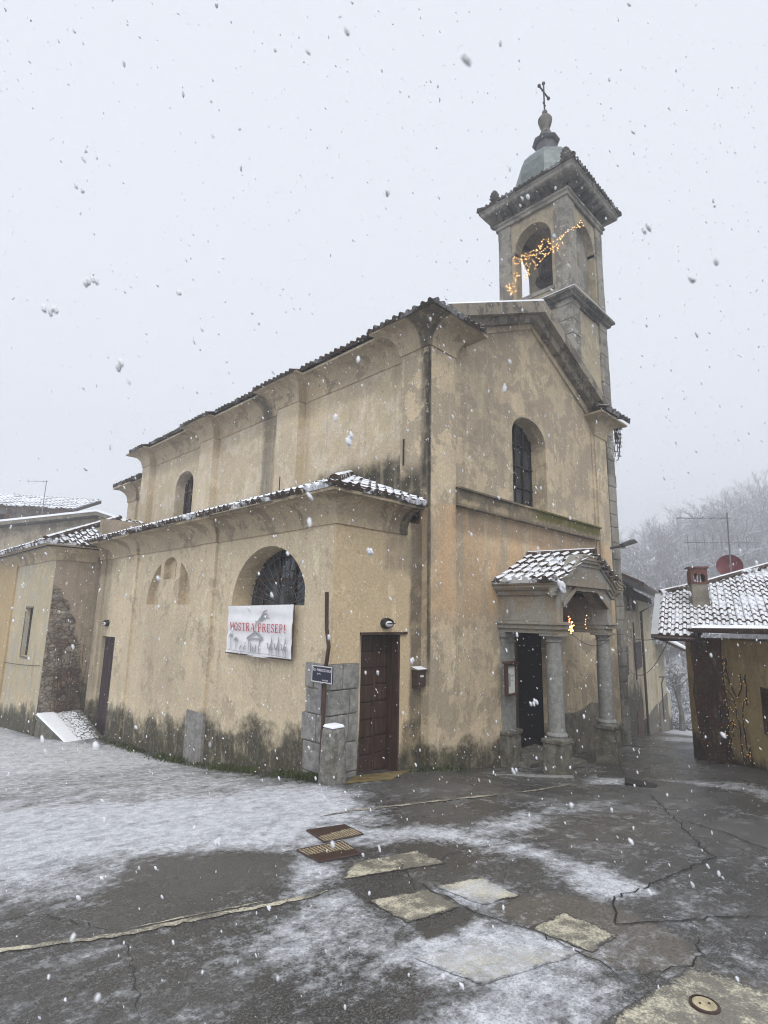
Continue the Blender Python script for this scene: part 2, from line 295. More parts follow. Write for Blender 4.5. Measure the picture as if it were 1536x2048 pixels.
M['door']=wood('reddish_brown_boards',(.055,.030,.021))
M['door2']=wood('purple_brown_boards',(.045,.030,.034))
M['shutter']=wood('dark_shutter_wood',(.05,.035,.028))
M['post']=wood('brown_post_wood',(.06,.03,.02))
def glass_mat():
    n=N('dark_window_glass'); a=n.noise(2,3); c=n.mix(n.ss(a,.35,.65),(.008,.009,.012),(.05,.06,.075)); return n.fin(c,.12,0,.6)
M['glass']=glass_mat()
def paint(name,col,rough=.5): return simple(name,col,rough,.08,30,0,.4,0,.05)
M['white']=paint('white_frame_paint',(.6,.6,.62)); M['cloth']=simple('white_banner_cloth',(.78,.78,.80),.85,.05,6,bump=0)
M['red']=paint('red_print',(.42,.02,.035),.8); M['greyprint']=paint('grey_print',(.30,.31,.32),.8)
M['navy']=paint('dark_blue_enamel',(.012,.012,.035),.3); M['paper']=paint('poster_paper',(.55,.58,.55),.6)
M['brick']=simple('red_brick',(.115,.05,.038),.85,.4,14); M['rust']=simple('red_brown_dish',(.13,.035,.04),.6,.3,6)
M['copper']=simple('grey_green_sheet_metal',(.13,.155,.15),.45,.3,3,.2,.4,snow=.45)
M['leadgrey']=simple('dark_grey_sheet_lead',(.075,.078,.085),.6,.3,5)
M['snow']=simple('fresh_snow',SNOW,.9,.03,5,bump=.2)
M['twig']=simple('bare_twigs',(.07,.055,.045),.9,.3,5)
M['twig_snow']=simple('snow_dusted_twigs',(.13,.125,.12),.9,.35,3,snow=.8)
def emis(name,col,st):
    n=N(name); n.b.inputs['Emission Color'].default_value=col+(1,); n.b.inputs['Emission Strength'].default_value=st; return n.fin(col,.5)
M['bulb']=emis('warm_led_bulb',(1,.55,.18),3.2); M['bulbdim']=emis('dim_led_bulb',(1,.62,.28),.45); M['bulbred']=emis('orange_led_bulb',(1,.30,.10),9.)  # bulbdim: weak emission stands for the faint glints on the reindeer's dark bulbs
# masonry for exposed dark rubble
def rubble(name,c1,c2):
    n=N(name); v=n.vor(5.5,vec=n.scale(1,1,1.9,1.)); e=n.vor(5.5,vec=n.scale(1,1,1.9,1.),feat='DISTANCE_TO_EDGE'); vc=n.vor(5.5,vec=n.scale(1,1,1.9,1.),out=1)
    sp=n.n('ShaderNodeSeparateColor'); n.l(vc,sp.inputs[0])
    c=n.mix(sp.outputs[0],c1,c2); c=n.mix(n.ss(n.noise(3,6,.7),.55,.62,0,.8),c,tuple(min(.6,q*2.2) for q in c2)); c=n.mix(n.ss(e,.0,.07,.8,0),c,(.05,.045,.04)); c=n.mix(n.ss(n.noise(2.4,6,.7),.45,.62,0,.7),c,(.07,.042,.03)); c=n.mix(n.ss(n.noise(12,5,.7),.5,.66,0,.6),c,(.03,.025,.02))
    n.bump(n.ss(e,0,.12),.7,.03); return n.fin(c,.9)
M['rubble']=rubble('dark_exposed_rubble',(.15,.06,.04),(.12,.095,.07))
M['rubble_grey']=rubble('grey_rubble_wall',(.27,.235,.185),(.19,.165,.135))
# ground family: asphalt / snow / paint controlled by real-place masks
def ground_mat(name,paintcol=None,cobble=False):
    n=N(name); f1=n.noise(170,3,.7); f2=n.noise(55,4,.7); a=n.noise(.7,5,.6); b=n.noise(2.6,6,.65); d=n.noise(9,6,.7)
    f3=n.noise(72,3,.7); asp=n.mix(n.ss(a,.35,.65),(.026,.026,.026),(.056,.055,.052)); asp=n.mix(n.ss(f3,.52,.68,0,.8),asp,(.20,.195,.185)); asp=n.mix(n.ss(f3,.30,.44,.6,0),asp,(.009,.009,.009))
    asp=n.mix(n.ss(f1,.50,.70,0,.85),asp,(.22,.22,.21)); asp=n.mix(n.ss(f1,.28,.42,.6,0),asp,(.010,.010,.010))
    asp=n.mix(n.mul(n.attr('tone'),.75),asp,n.mix(n.ss(f2,.35,.65),(.10,.088,.072),(.19,.17,.145)))
    asp=n.mix(n.ss(b,.52,.68,0,.35),asp,(.075,.073,.068))
    if cobble:
        e=n.vor(7,feat='DISTANCE_TO_EDGE'); asp=n.mix(n.ss(e,0,.08,.9,0),(.10,.095,.085),(.02,.02,.018))
    c=asp
    if paintcol:
        wm=n.ss(n.add(n.mul(b,.5),n.add(n.mul(d,.35),n.mul(f3,.30))),.50,.62,1,.2)
        wm=n.mul(wm,n.ss(n.add(n.attr('edge'),n.add(n.mul(n.sub(d,.5),.12),n.mul(n.sub(f2,.5),.09))),.005,.03))
        c=n.mix(wm,c,n.mix(n.ss(f2,.3,.65),tuple(q*.72 for q in paintcol),paintcol))
    s=n.attr('snow')
    st=n.noise(1,6,.7,vec=n.scale(3.2,9,5,3.)); 
    v=n.add(n.mul(s,1.25),n.add(n.mul(n.sub(b,.5),1.0),n.add(n.mul(n.sub(d,.5),1.1),n.add(n.mul(n.sub(n.noise(24,5,.75),.5),1.3),n.mul(n.sub(st,.5),1.0)))))
    mk=n.ss(v,.30,1.32); mk=n.mul(mk,n.mul(n.ss(f1,.28,.58,.75,1.),n.ss(f3,.30,.55,.45,1.)))
    c=n.mix(mk,c,n.mix(n.ss(d,.3,.7),(.52,.545,.59),(.80,.82,.86)))
    wet=n.ss(a,.4,.62,.15,.40); r=n.n('ShaderNodeMix'); n.put(r.inputs[0],mk); n.put(r.inputs[2],wet); n.put(r.inputs[3],.9)
    n.bump(n.add(n.mul(f3,.9),n.add(n.mul(d,.5),n.mul(mk,.8))),.6,.012)
    return n.fin(c,r.outputs[0],0,.5)
M['ground']=ground_mat('wet_asphalt_with_snow'); M['paint']=ground_mat('worn_cream_road_paint',(.70,.65,.50)); 
def rust_cover():
    n=N('rusty_cast_iron_cover'); m=n.n('ShaderNodeMapping'); n.l(n.pos,m.inputs[0]); m.inputs['Rotation'].default_value=(0,0,.35); m.inputs['Scale'].default_value=(30,30,30)
    ch=n.n('ShaderNodeTexChecker'); ch.inputs['Scale'].default_value=1; n.l(m.outputs[0],ch.inputs[0])
    c=n.mix(n.noise(9,4),(.035,.018,.012),(.075,.042,.028)); n.bump(ch.outputs[1],.4,.008); return n.fin(c,.5,.2,.4)
M['darkpatch']=simple('black_asphalt_patch',(.022,.022,.022),.45,.5,60,bump=.4); M['cover']=rust_cover(); M['worn']=simple('worn_metal_cream',(.40,.34,.22),.5,.3,20)
print('materials ok')
# ------------------------------------------------ shape helpers
def arch(u0,u1,v0,vs,vt,n=14):
    c=(u0+u1)/2; r=(u1-u0)/2
    return [(u0,v0),(u1,v0)]+[(c+r*math.cos(PI*i/n),vs+(vt-vs)*math.sin(PI*i/n)) for i in range(n+1)]
def fY(y0,sgn=1):  return lambda u,v,d:(u,y0+d*sgn,v)
def fX(x0,sgn=1):  return lambda u,v,d:(x0+d*sgn,u,v)
def coveprof(z0,z1,o,n=7,lip=.05):
    p=[(0,z0-.06),(.03,z0-.06),(.03,z0)]
    for i in range(n+1):
        t=i/n*PI/2; p.append((.03+(o-.06)*(1-math.cos(t)),z0+(z1-z0-lip)*math.sin(t)))
    p+=[(o,z1-lip),(o,z1),(0,z1)]
    return p
def tiles(mb,org,e,v,poly,cw=.18,cl=.34,rh=.075,lip=.028,jit=1.,first=True):
    org=Vector(org); e=Vector(e).normalized(); v=Vector(v).normalized(); nrm=e.cross(v); 
    if nrm.z<0: nrm=-nrm
    us=[p[0] for p in poly]; u0,u1=min(us),max(us); nc=max(1,round((u1-u0)/cw)); cw=(u1-u0)/nc
    sec=[(-.5,0.),(-.36,.06),(-.30,.10),(-.24,.62),(-.10,1.),(.10,1.),(.24,.62),(.30,.10),(.36,.06),(.5,0.)]
    for i in range(nc):
        uc=u0+cw*(i+.5); cr_=[]
        for a,b in zip(poly,poly[1:]+poly[:1]):
            if (a[0]-uc)*(b[0]-uc)<0: cr_.append(a[1]+(b[1]-a[1])*(uc-a[0])/(b[0]-a[0]))
        cr_.sort()
        for lo,hi in zip(cr_[::2],cr_[1::2]):
            if hi-lo<.04: continue
            lo+=random.uniform(-.02,.02)*jit; vv=lo; k=0; rows=[]
            while vv<hi-.02:
                v2=min(hi,vv+cl*random.uniform(.95,1.05)); h=random.uniform(.85,1.12)*rh; ju=random.uniform(-.012,.012)*jit; jz=random.uniform(0,.012)*jit
                low=[(uc+s_*cw+(ju if abs(s_)<.4 else 0),vv,z*h+lip+jz) for s_,z in sec]; hig=[(uc+s_*cw*(.96 if abs(s_)<.4 else 1),v2,z*h*.9) for s_,z in sec]
                if k==0: rows.append([(a,b,-.03) for a,b,z in low])
                elif rows: pass
                if k==0: rows.append(low)
                else: rows.append([(a,vv,min(z,rows[-1][j][2])) for j,(a,b,z) in enumerate(low)]); rows.append(low)
                rows.append(hig); vv=v2; k+=1
            vs=[tuple(org+e*a+v*b+nrm*c) for r in rows for a,b,c in r]; m_=len(sec)
            mb.add(vs,[(r*m_+j,r*m_+j+1,(r+1)*m_+j+1,(r+1)*m_+j) for r in range(len(rows)-1) for j in range(m_-1)])
def ridge(mb,pts,r=.09,seg=.4):
    pts=[Vector(p) for p in pts]
    for a,b in zip(pts,pts[1:]):
        L=(b-a).length; n=max(1,round(L/seg)); 
        for i in range(n):
            p=a+(b-a)*(i/n); q=a+(b-a)*((i+1.08)/n); mb.tube([p+Vector((0,0,.0)),q+Vector((0,0,.02))],[r*random.uniform(.95,1.1),r*.82],8)
def smap(pts): return [Vector(p) for p in pts]
# ================================================ CHURCH
CH=empty('church',(0,0,0),'old ochre plastered church with gabled front, side aisle and tiled entrance porch','church')
b=MB()   # front wall
WIN=arch(2.82,4.27,4.78,6.36,6.84)
b.wall([(.3,-1.6),(7.4,-1.6),(7.4,7.95),(3.8,9.55),(.3,7.95)],[(WIN,.42),([(2.64,-.9),(4.5,-.9),(4.5,2.14),(2.64,2.14)],.4)],fY(.07),thick=.6)
b.build('front_wall',M['facade'],CH)
b=MB(); b.prism([(.55,7.55),(.74,7.72),(3.72,9.13),(6.6,7.74),(6.9,7.5),(7.2,7.5),(7.2,8.0),(3.75,9.6),(.4,8.0)],fY(0),.02,.3); b.build('gable_frieze',M['cove'],CH)
b=MB(); b.box(0,0,-1.6,.74,.72,7.35); b.build('front_pilaster',M['facade'],CH)
b=MB(); b.box(6.86,0,-1.6,7.55,.72,7.35); b.box(6.74,.035,-1.6,6.87,.3,7.3); b.build('front_pilaster',M['facade'],CH)
b=MB(); b.hull8([(.74,-.05,4.39),(6.78,-.05,4.39),(6.78,.2,4.39),(.74,.2,4.39)],[(.74,-.05,4.72),(6.78,-.05,4.72),(6.78,.2,4.80),(.74,.2,4.80)])
b.box(.74,-.10,4.70,6.78,.1,4.735); b.build('string_course',M['band'],CH)
b=MB()   # nave side wall
b.wall([(.3,3.2),(13.08,3.2),(13.08,7.6),(.3,7.6)],[(arch(9.50,10.72,4.62,6.2,6.68),.36)],fX(.20),thick=.5)
for y0,y1 in ((4.0,4.87),(8.05,8.83),(12.45,13.08)): b.box(0,y0,3.2,.3,y1,7.36)
b.box(.08,13.05,3.2,7.4,13.1,7.6); b.box(7.3,.6,-1.6,7.4,13.1,7.6)
b.build('nave_wall',M['side'],CH)
b=MB()
pr_=coveprof(7.33,7.755,.45)
path=[(7.,13.08),(0,13.08),(0,12.45),(.2,12.45),(.2,8.83),(0,8.83),(0,8.05),(.2,8.05),(.2,4.87),(0,4.87),(0,4.0),(.2,4.0),(.2,.72),(0,.72),(0,0),(.74,0),(.74,.3)]
b.sweep(pr_,[(x,y) for x,y in path][::-1] if False else path)
b.sweep(pr_,[(6.9,.3),(6.86,0),(7.55,0),(7.55,1.2)])
b.build('cove_cornice',M['cove'],CH,smooth=False)
# raking gable cornice
b=MB()
for (a,c) in (((.15,8.02),(3.72,9.70)),((7.5,7.98),(3.72,9.70))):
    def q(p,y,dz): return (p[0],y,p[1]+dz)
    b.hull8([q(a,-.34,-.25),q(c,-.34,-.29),q(c,.45,-.29),q(a,.45,-.25)],[q(a,-.34,0),q(c,-.34,0),q(c,.45,0),q(a,.45,0)])
    a=(a[0]+(c[0]-a[0])*.24,a[1]+(c[1]-a[1])*.24)
    b.hull8([q(a,-.14,-.42),q(c,-.14,-.46),q(c,.05,-.46),q(a,.05,-.42)],[q(a,-.18,-.24),q(c,-.18,-.28),q(c,.05,-.28),q(a,.05,-.24)])
b.build('gable_cornice',M['rake'],CH)
b=MB()
for (a,c) in (((.15,8.025),(3.72,9.705)),((7.5,7.985),(3.72,9.705))):
    b.hull8([(a[0],-.32,a[1]),(c[0],-.32,c[1]),(c[0],.5,c[1]),(a[0],.5,a[1])],[(a[0],-.30,a[1]+.035),(c[0],-.31,c[1]+.045),(c[0],.5,c[1]+.05),(a[0],.5,a[1]+.04)])
b.build('gable_snow',M['snow'],CH)
# roofs
b=MB(); sl_=(9.55-7.84)/4.3
tiles(b,(-.48,-.48,7.745),(0,1,0),(1,0,sl_),[(0,0),(1.66,0),(1.67,.2),(4.02,.2),(4.03,0),(5.80,0),(5.81,.2),(8.07,.2),(8.08,0),(9.76,0),(9.77,.2),(12.45,.2),(12.46,0),(13.65,0),(13.65,4.6),(.95,4.6),(.95,.85),(0,.0)],cw=.17,rh=.05,cl=.3,lip=.02)
tiles(b,(-.5,-.5,7.745),(1,0,0),(0,1,.5),[(0,0),(1.55,0),(1.45,.55),(.6,.62)],cw=.17,rh=.05,cl=.3,lip=.02)
tiles(b,(8.05,-.2,7.82),(0,1,0),(-1,0,sl_),[(0,0),(13.5,0),(13.5,4.6),(.7,4.6),(.7,.6)],cw=.25)
tiles(b,(6.5,-.5,7.82),(1,0,0),(0,1,.5),[(0,0),(1.55,0),(1.0,.62),(.1,.55)],cw=.2)
ridge(b,[(3.8,.3,9.62),(3.8,13.4,9.62)]); b.build('nave_roof',M['tile'],CH)
# choir
b=MB(); b.box(.5,13.0,2.5,6.9,15.25,6.7); b.box(.42,14.5,2.5,.7,15.3,6.5); b.box(.42,13.0,2.5,.7,13.5,6.5); b.build('choir_wall',M['side'],CH)
b=MB(); b.sweep(coveprof(6.45,6.95,.45),[(7,15.3),(.42,15.3),(.42,14.5),(.5,14.5),(.5,13.2)]); b.build('choir_cornice',M['cove'],CH)
b=MB(); tiles(b,(-.05,13.1,6.98),(0,1,0),(1,0,.42),[(0,0),(2.65,0),(.0,3.7),(0,3.7)],cw=.2); b.build('choir_roof',M['tile'],CH)
# aisle
lun=lambda y0,y1,z0,zt,n=18:[(y0,z0),(y1,z0)]+[((y0+y1)/2+(y1-y0)/2*math.cos(PI*i/n),z0+(zt-z0)*math.sin(PI*i/n)) for i in range(1,n)]
def ell(y): return 2.53+1.0*math.sqrt(max(0,1-((y-5.81)/1.1)**2))
L2a=[(6.28,2.53),(6.91,2.53)]+[(y,ell(y)) for y in (6.89,6.84,6.76,6.65,6.52,6.4,6.28)]
L2b=[(4.71,2.53),(5.30,2.53)]+[(y,ell(y)) for y in (5.3,5.2,5.1,4.97,4.86,4.78,4.73)]
NI=arch(5.5,6.12,3.08,3.38,3.56,8)
b=MB(); b.wall([(.4,-1.9),(10.1,-1.9),(10.1,3.95),(.4,3.95)],[(lun(.86,3.09,2.52,3.52),.42),(L2a,.16),(L2b,.16),(NI,.13),([(8.62,-1.2),(9.52,-1.2),(9.52,1.72),(8.62,1.72)],.12)],fX(-1.9),thick=.75)
b.face(L2a,fX(-1.9),.16); b.face(L2b,fX(-1.9),.16)
b.wall(NI,[arch(5.5,5.82,3.13,3.36,3.52,8)],fX(-1.77),depth=.25,thick=.01)
for y0,y1 in ((.17,.84),(3.74,4.36),(7.58,7.95),(9.72,10.1)): b.box(-1.95,y0,-1.9,-1.7,y1,3.8)
b.build('aisle_wall',M['aisle'],CH)
b=MB(); b.face(arch(5.5,5.82,3.13,3.36,3.52,8),fX(-1.77),.2); b.build('niche_opening',M['black'],CH)
b=MB(); DR=[(-1.39,-.6),(-.52,-.6),(-.52,2.1),(-1.39,2.1)]
b.wall([(-1.93,-1.6),(.02,-1.6),(.02,3.95),(-1.93,3.95)],[(DR,.30)],fY(.17),thick=.5)
b.box(-1.953,.15,1.70,-1.42,.19,3.79); b.build('aisle_front_wall',M['aislefront'],CH)
b=MB(); b.sweep(coveprof(3.78,4.16,.40),[(-1.,10.1),(-1.95,10.1),(-1.95,9.72),(-1.9,9.72),(-1.9,7.95),(-1.95,7.95),(-1.95,7.58),(-1.9,7.58),(-1.9,4.36),(-1.95,4.36),(-1.95,3.74),(-1.9,3.74),(-1.9,.84),(-1.95,.84),(-1.95,.15),(-1.42,.15),(-1.42,.17),(-.40,.17)])
b.build('aisle_cornice',M['cove'],CH)
b=MB(); sa=.40; q_=math.sqrt(1+sa*sa)
tiles(b,(-2.38,-.28,4.18),(0,1,0),(1,0,sa),[(0,0),(10.7,0),(10.5,2.4*q_),(2.38,2.4*q_)],cw=.18,rh=.055,cl=.42,lip=.018)
tiles(b,(-2.38,-.28,4.18),(1,0,0),(0,1,sa),[(0,0),(2.0,0),(2.0,.35),(2.38,.4),(2.38,2.4*q_)],cw=.18,rh=.055,cl=.42,lip=.018)
ridge(b,[(-2.33,-.23,4.25),(-.02,2.08,5.17)],.09,.4); b.build('aisle_roof',M['tile_snow'],CH)
b=MB(); b.box(-2.2,.0,4.12,-.38,.25,4.17); b.box(-2.2,.25,4.12,0.1,10.4,4.17); b.build('aisle_soffit',M['tile'],CH)
# lunette window: glass, wooden frame, radial iron grille
GW=tag(None or MB().build('lunette_window',M['glass'],CH)) if False else None
b=MB(); b.face(lun(.8,3.15,2.5,3.55),fX(-1.9),.41); LW=b.build('lunette_window',M['glass'],CH)
b=MB(); c0=(1.98,2.53)
for i in range(1,16):
    t=PI*i/16; b.tube([(-1.535,c0[0],c0[1]),(-1.535,c0[0]+1.1*math.cos(t),c0[1]+.96*math.sin(t))],.010,4)
for rr in (.35,.6,.85): b.tube([(-1.54,c0[0]+rr*1.1*math.cos(PI*i/20),c0[1]+rr*math.sin(PI*i/20)) for i in range(21)],.008,4)
b.build('grille',M['leadgrey'],LW)
b=MB()
for y in (1.25,1.72,2.2,2.7): b.box(-1.515,y-.025,2.53,-1.50,y+.025,3.40)
b.box(-1.518,1.0,2.95,-1.498,2.95,3.0); b.build('frame',M['post'],LW)
# upper nave window
b=MB(); b.face(arch(9.4,10.8,4.6,6.2,6.72),fX(.20),.35); NW=b.build('nave_window',M['glass'],CH)
b=MB()
for z in (4.66,5.15,5.64,6.13,6.5): b.box(.51,9.45,z-.025,.54,10.8,z+.025)
for y in (9.53,9.9,10.3,10.68): b.box(.505,y-.03,4.62,.535,y+.03,6.62)
b.build('window_frame',M['post'],NW)
# facade window
b=MB(); b.face(arch(2.8,4.3,4.75,6.36,6.86),fY(.07),.40); FW=b.build('front_window',M['glass'],CH)
b=MB()
for x in (2.86,3.2,3.54,3.88,4.22): b.box(x-.018,.43,4.78,x+.018,.46,6.8)
for z in (4.82,5.32,5.82,6.32): b.box(2.82,.425,z-.014,4.27,.455,z+.014)
b.build('window_bars',M['iron'],FW)
# main door: left leaf closed, right half open and dark
b=MB(); b.box(2.5,1.6,-.9,4.8,1.62,2.4); b.box(2.5,.5,-.9,2.55,1.6,2.4); b.box(4.7,.5,-.9,4.75,1.6,2.4); b.box(2.5,.5,2.3,4.8,1.6,2.34); b.box(2.5,.47,-.32,4.8,1.6,-.30); b.build('dark_vestibule',M['black'],CH)
b=MB(); b.box(2.64,.36,-.25,3.3,.42,2.13)
for z in (-.15,.55,1.25): b.box(2.74,.345,z,3.2,.365,z+.58)
MD=b.build('main_door',M['door'],CH,bevel=.008)
b=MB(); b.tube([(3.24,.33,.9),(3.24,.31,.95),(3.24,.33,1.0)],.012,6); b.build('door_handle',M['iron'],MD)
b=MB(); b.box(2.5,-.32,-.9,4.1,.5,-.27); b.box(2.35,-.62,-.9,4.2,-.3,-.40); b.build('entrance_step',M['plinth'],CH,bevel=.02)
# side door in the front of the aisle
b=MB(); b.box(-1.40,.44,-.6,-.50,.48,2.1)
for i in range(8):
    z=.06+i*.255; b.box(-1.37,.405,z,-.87,.442,z+.232); b.box(-.81,.412,z,-.57,.442,z+.232)
b.box(-.86,.41,0,-.82,.45,2.08); SDo=b.build('side_door',M['door'],CH,bevel=.006)
b=MB(); b.box(-.56,.165,-.6,-.521,.44,2.09); b.build('door_jamb',M['door'],CH)
b=MB(); b.box(-1.40,.13,2.095,-.38,.47,2.135); b.build('door_lintel',M['door'],CH)
b=MB(); b.box(-.895,.39,1.0,-.865,.42,1.12); b.build('door_handle',M['iron'],SDo)
# far side door
b=MB(); b.box(-1.80,8.6,-1.2,-1.77,9.55,1.75)
for i in range(5): b.box(-1.815,8.64+i*.18,-1.2,-1.795,8.64+i*.18+.165,1.7)
b.build('rear_door',M['door2'],CH)
# granite quoin at the aisle corner, stone base of the pilaster
b=MB(); 
courses=[(-.9,.22),(.22,.62),(.62,1.0),(1.0,1.34),(1.34,1.70)]
for i,(z0,z1) in enumerate(courses):
    g=.006; sp_=[(-1.97,-1.70,-1.43),(-1.97,-1.43),(-1.97,-1.82,-1.62,-1.43),(-1.97,-1.6,-1.43),(-1.97,-1.75,-1.43)][i]
    for a,c in zip(sp_,sp_[1:]): 
        j=random.uniform(0,.012); b.box(a+g,.125-j,z0+g,c-g,.3,z1-g)
    ys=[(.125,.45,.70),(.125,.68),(.125,.4,.74),(.125,.66),(.125,.5,.70)][i]
    for a,c in zip(ys,ys[1:]):
        j=random.uniform(0,.012); b.box(-1.985-j,a+g,z0+g,-1.8,c-g,z1-g)
b.build('granite_quoin',M['granite'],CH,bevel=.012)
b=MB(); b.box(-1.965,3.72,-1.6,-1.8,4.38,.56); b.build('pilaster_base_stone',M['granite'],CH,bevel=.01)
b=MB(); b.prism([(4.75,-1.5),(6.5,-1.5),(6.5,.40),(6.0,.46),(5.4,.33),(4.75,.30)],fY(0),.05,.2); b.build('grey_dado',M['dado'],CH)
# hanging anchors
for p_ in ((-.02,.62,5.1),(.0,4.6,5.05)):
    b=MB(); b.tube([p_,(p_[0],p_[1],p_[2]+.5)],.016,5); b.build('iron_anchor',M['iron'],CH)
# ---------------- porch
PX0,PX1,PY=2.17,4.56,-1.15
b=MB()
b.box(PX0,PY+.281,2.336,PX0+.30,.1,2.86)                                            # side walls on the architrave
b.box(PX1-.30,PY+.281,2.336,PX1,.1,2.86)
for (o,z0,z1) in ((.0,2.12,2.24),(.05,2.2,2.28),(.09,2.28,2.335)):
    b.box(PX0-o,PY-o,z0,PX0+.36+o*.3,.1,z1); b.box(PX1-.36-o*.3,PY-o,z0,PX1+o,.1,z1)
OP=[(PX0,2.33),(PX0+.23,2.33),(PX0+.23,2.6),(PX0+.74,2.92),(PX1-.74,2.92),(PX1-.23,2.6),(PX1-.23,2.33),(PX1,2.33),(PX1,2.86),(3.95,3.42),(3.36,3.60),(2.78,3.42),(PX0,2.86)]
b.prism(OP,fY(PY),-.001,.28)
ap=[(PX0+.23,2.6),(PX0+.74,2.92),(PX1-.74,2.92),(PX1-.23,2.6)]                # raised architrave round the opening
for i,(a,c) in enumerate(zip(ap,ap[1:])):
    b.hull8([(a[0],PY-.045,a[1]),(c[0],PY-.045,c[1]),(c[0],PY+.1,c[1]),(a[0],PY+.1,a[1])],[(a[0]+(-.03 if i==0 else 0),PY-.045,a[1]+.09),(c[0]+(.03 if i==2 else 0),PY-.045,c[1]+.09),(c[0],PY+.1,c[1]+.09),(a[0],PY+.1,a[1]+.09)])
PW=b.build('porch',M['porch'],CH,bevel=.006)
b=MB()
prf=[(0,0),(.05,0),(.07,.05),(.07,.08),(.13,.11),(.17,.16),(.17,.20),(.20,.22),(.20,.26),(0,.26)]
def along(p0,p1,y,sg):   # raking mouldings on the front
    return None
b.sweep([(o,2.82+z*.9) for o,z in prf],[(PX0,.08),(PX0,PY)][:]) if False else None
b.sweep([(o,2.82+z*.85) for o,z in prf],[(PX0,.1),(PX0,PY),(PX0+.05,PY)]); b.sweep([(o,2.82+z*.85) for o,z in prf],[(PX1-.05,PY),(PX1,PY),(PX1,.1)])
cp=[(PX0-.16,2.80),(PX0+.06,2.83),(2.88,3.27),(3.83,3.27),(PX1-.06,2.83),(PX1+.16,2.80)]
for a,c in zip(cp,cp[1:]):
    for (o,z) ,(o2,z2) in zip(prf[1:-1],prf[2:-1]+[prf[-2]]):
        pass
    for (o,z0,z1) in ((.05,-.0,.07),(.09,.07,.12),(.13,.12,.19),(.18,.19,.24),(.21,.24,.30),(.23,.30,.34)):
        b.hull8([(a[0],PY-o,a[1]+z0),(c[0],PY-o,c[1]+z0),(c[0],PY+.05,c[1]+z0),(a[0],PY+.05,a[1]+z0)],[(a[0],PY-o,a[1]+z1),(c[0],PY-o,c[1]+z1),(c[0],PY+.05,c[1]+z1),(a[0],PY+.05,a[1]+z1)])
b.build('porch_cornice',M['porch'],PW)
b=MB(); b.prism([(PX0+.1,2.95),(PX1-.1,2.95),(PX1-.1,3.0),(3.36,3.58),(PX0+.1,3.0)],fY(PY),.28,1.2); b.build('porch_ceiling',M['rubble'],PW)
b=MB()
AP=(3.33,3.66); sp=(AP[1]-3.03)/(AP[0]-1.93)
tiles(b,(1.93,.06,3.05),(0,-1,0),(1,0,sp),[(0,0),(1.42,0),(1.45,1.53),(0,1.53)],cw=.2,cl=.30)
tiles(b,(4.80,.06,3.05),(0,-1,0),(-1,0,sp),[(0,0),(1.42,0),(1.45,1.60),(0,1.60)],cw=.2,cl=.30)
ridge(b,[(AP[0],.05,AP[1]+.05),(AP[0],-1.38,AP[1]+.02)],.085,.5)
for t in range(5):   # verge tile ends on the right slope of the front
    x=3.55+t*.2; z=3.66-(x-3.33)*sp; b.tube([(x,-1.40,z+.03),(x-.02,-1.1,z+.05)],[.07,.06],8)
b.build('porch_roof',M['tile_snow'],PW)
b=MB(); b.prism([(2.0,3.0),(4.75,3.0),(3.95,3.46),(3.33,3.62),(2.80,3.44)],fY(PY),-.10,1.2); b.build('porch_gable_core',M['porch'],PW)
for i,(cx_,cy_) in enumerate(((2.375,-.965),(4.40,-1.0))):
    b=MB(); b.lathe((cx_,cy_,0),[(.175,.30),(.175,.34),(.19,.37),(.175,.40),(.150,.42),(.145,.5),(.150,.95),(.145,1.5),(.128,1.93),(.128,1.96),(.145,1.975),(.145,2.0),(.130,2.01),(.15,2.06),(.185,2.09)],24)
    c_=b.build('column',M['column'],PW,smooth=False)
    b=MB(); b.box(cx_-.20,cy_-.20,2.085,cx_+.20,cy_+.20,2.14); b.build('abacus',M['porch'],c_) if False else None
    b2=MB(); w_=.185; b2.box(cx_-w_-.02,cy_-w_-.02,.24,cx_+w_+.02,cy_+w_+.02,.31); b2.box(cx_-w_,cy_-w_,-1.2,cx_+w_,cy_+w_,.24)
    p_=b2.build('column_plinth',M['plinth'],PW,bevel=.012)
    b3=MB(); b3.box(cx_-.19,cy_-.19,2.075,cx_+.19,cy_+.19,2.125); b3.build('column_capital',M['porch'],PW,bevel=.006)
b=MB(); b.box(2.2,-.02,.25,2.58,.12,2.08); b.box(2.17,-.07,2.02,2.62,.12,2.12); b.box(2.19,-.04,1.93,2.6,.12,1.96); PP=b.build('porch_pilaster',M['column'],PW,bevel=.006)
b=MB(); b.box(2.16,-.10,-1.2,2.61,.12,.24); b.box(2.14,-.13,.24,2.63,.12,.31); b.build('pilaster_plinth',M['plinth'],PW,bevel=.01)
b=MB(); b.box(4.60,-.06,-1.2,4.98,.12,.30); b.box(4.62,-.03,.30,4.96,.12,.35); b.build('rear_plinth',M['plinth'],PW,bevel=.01)
print('church ok')
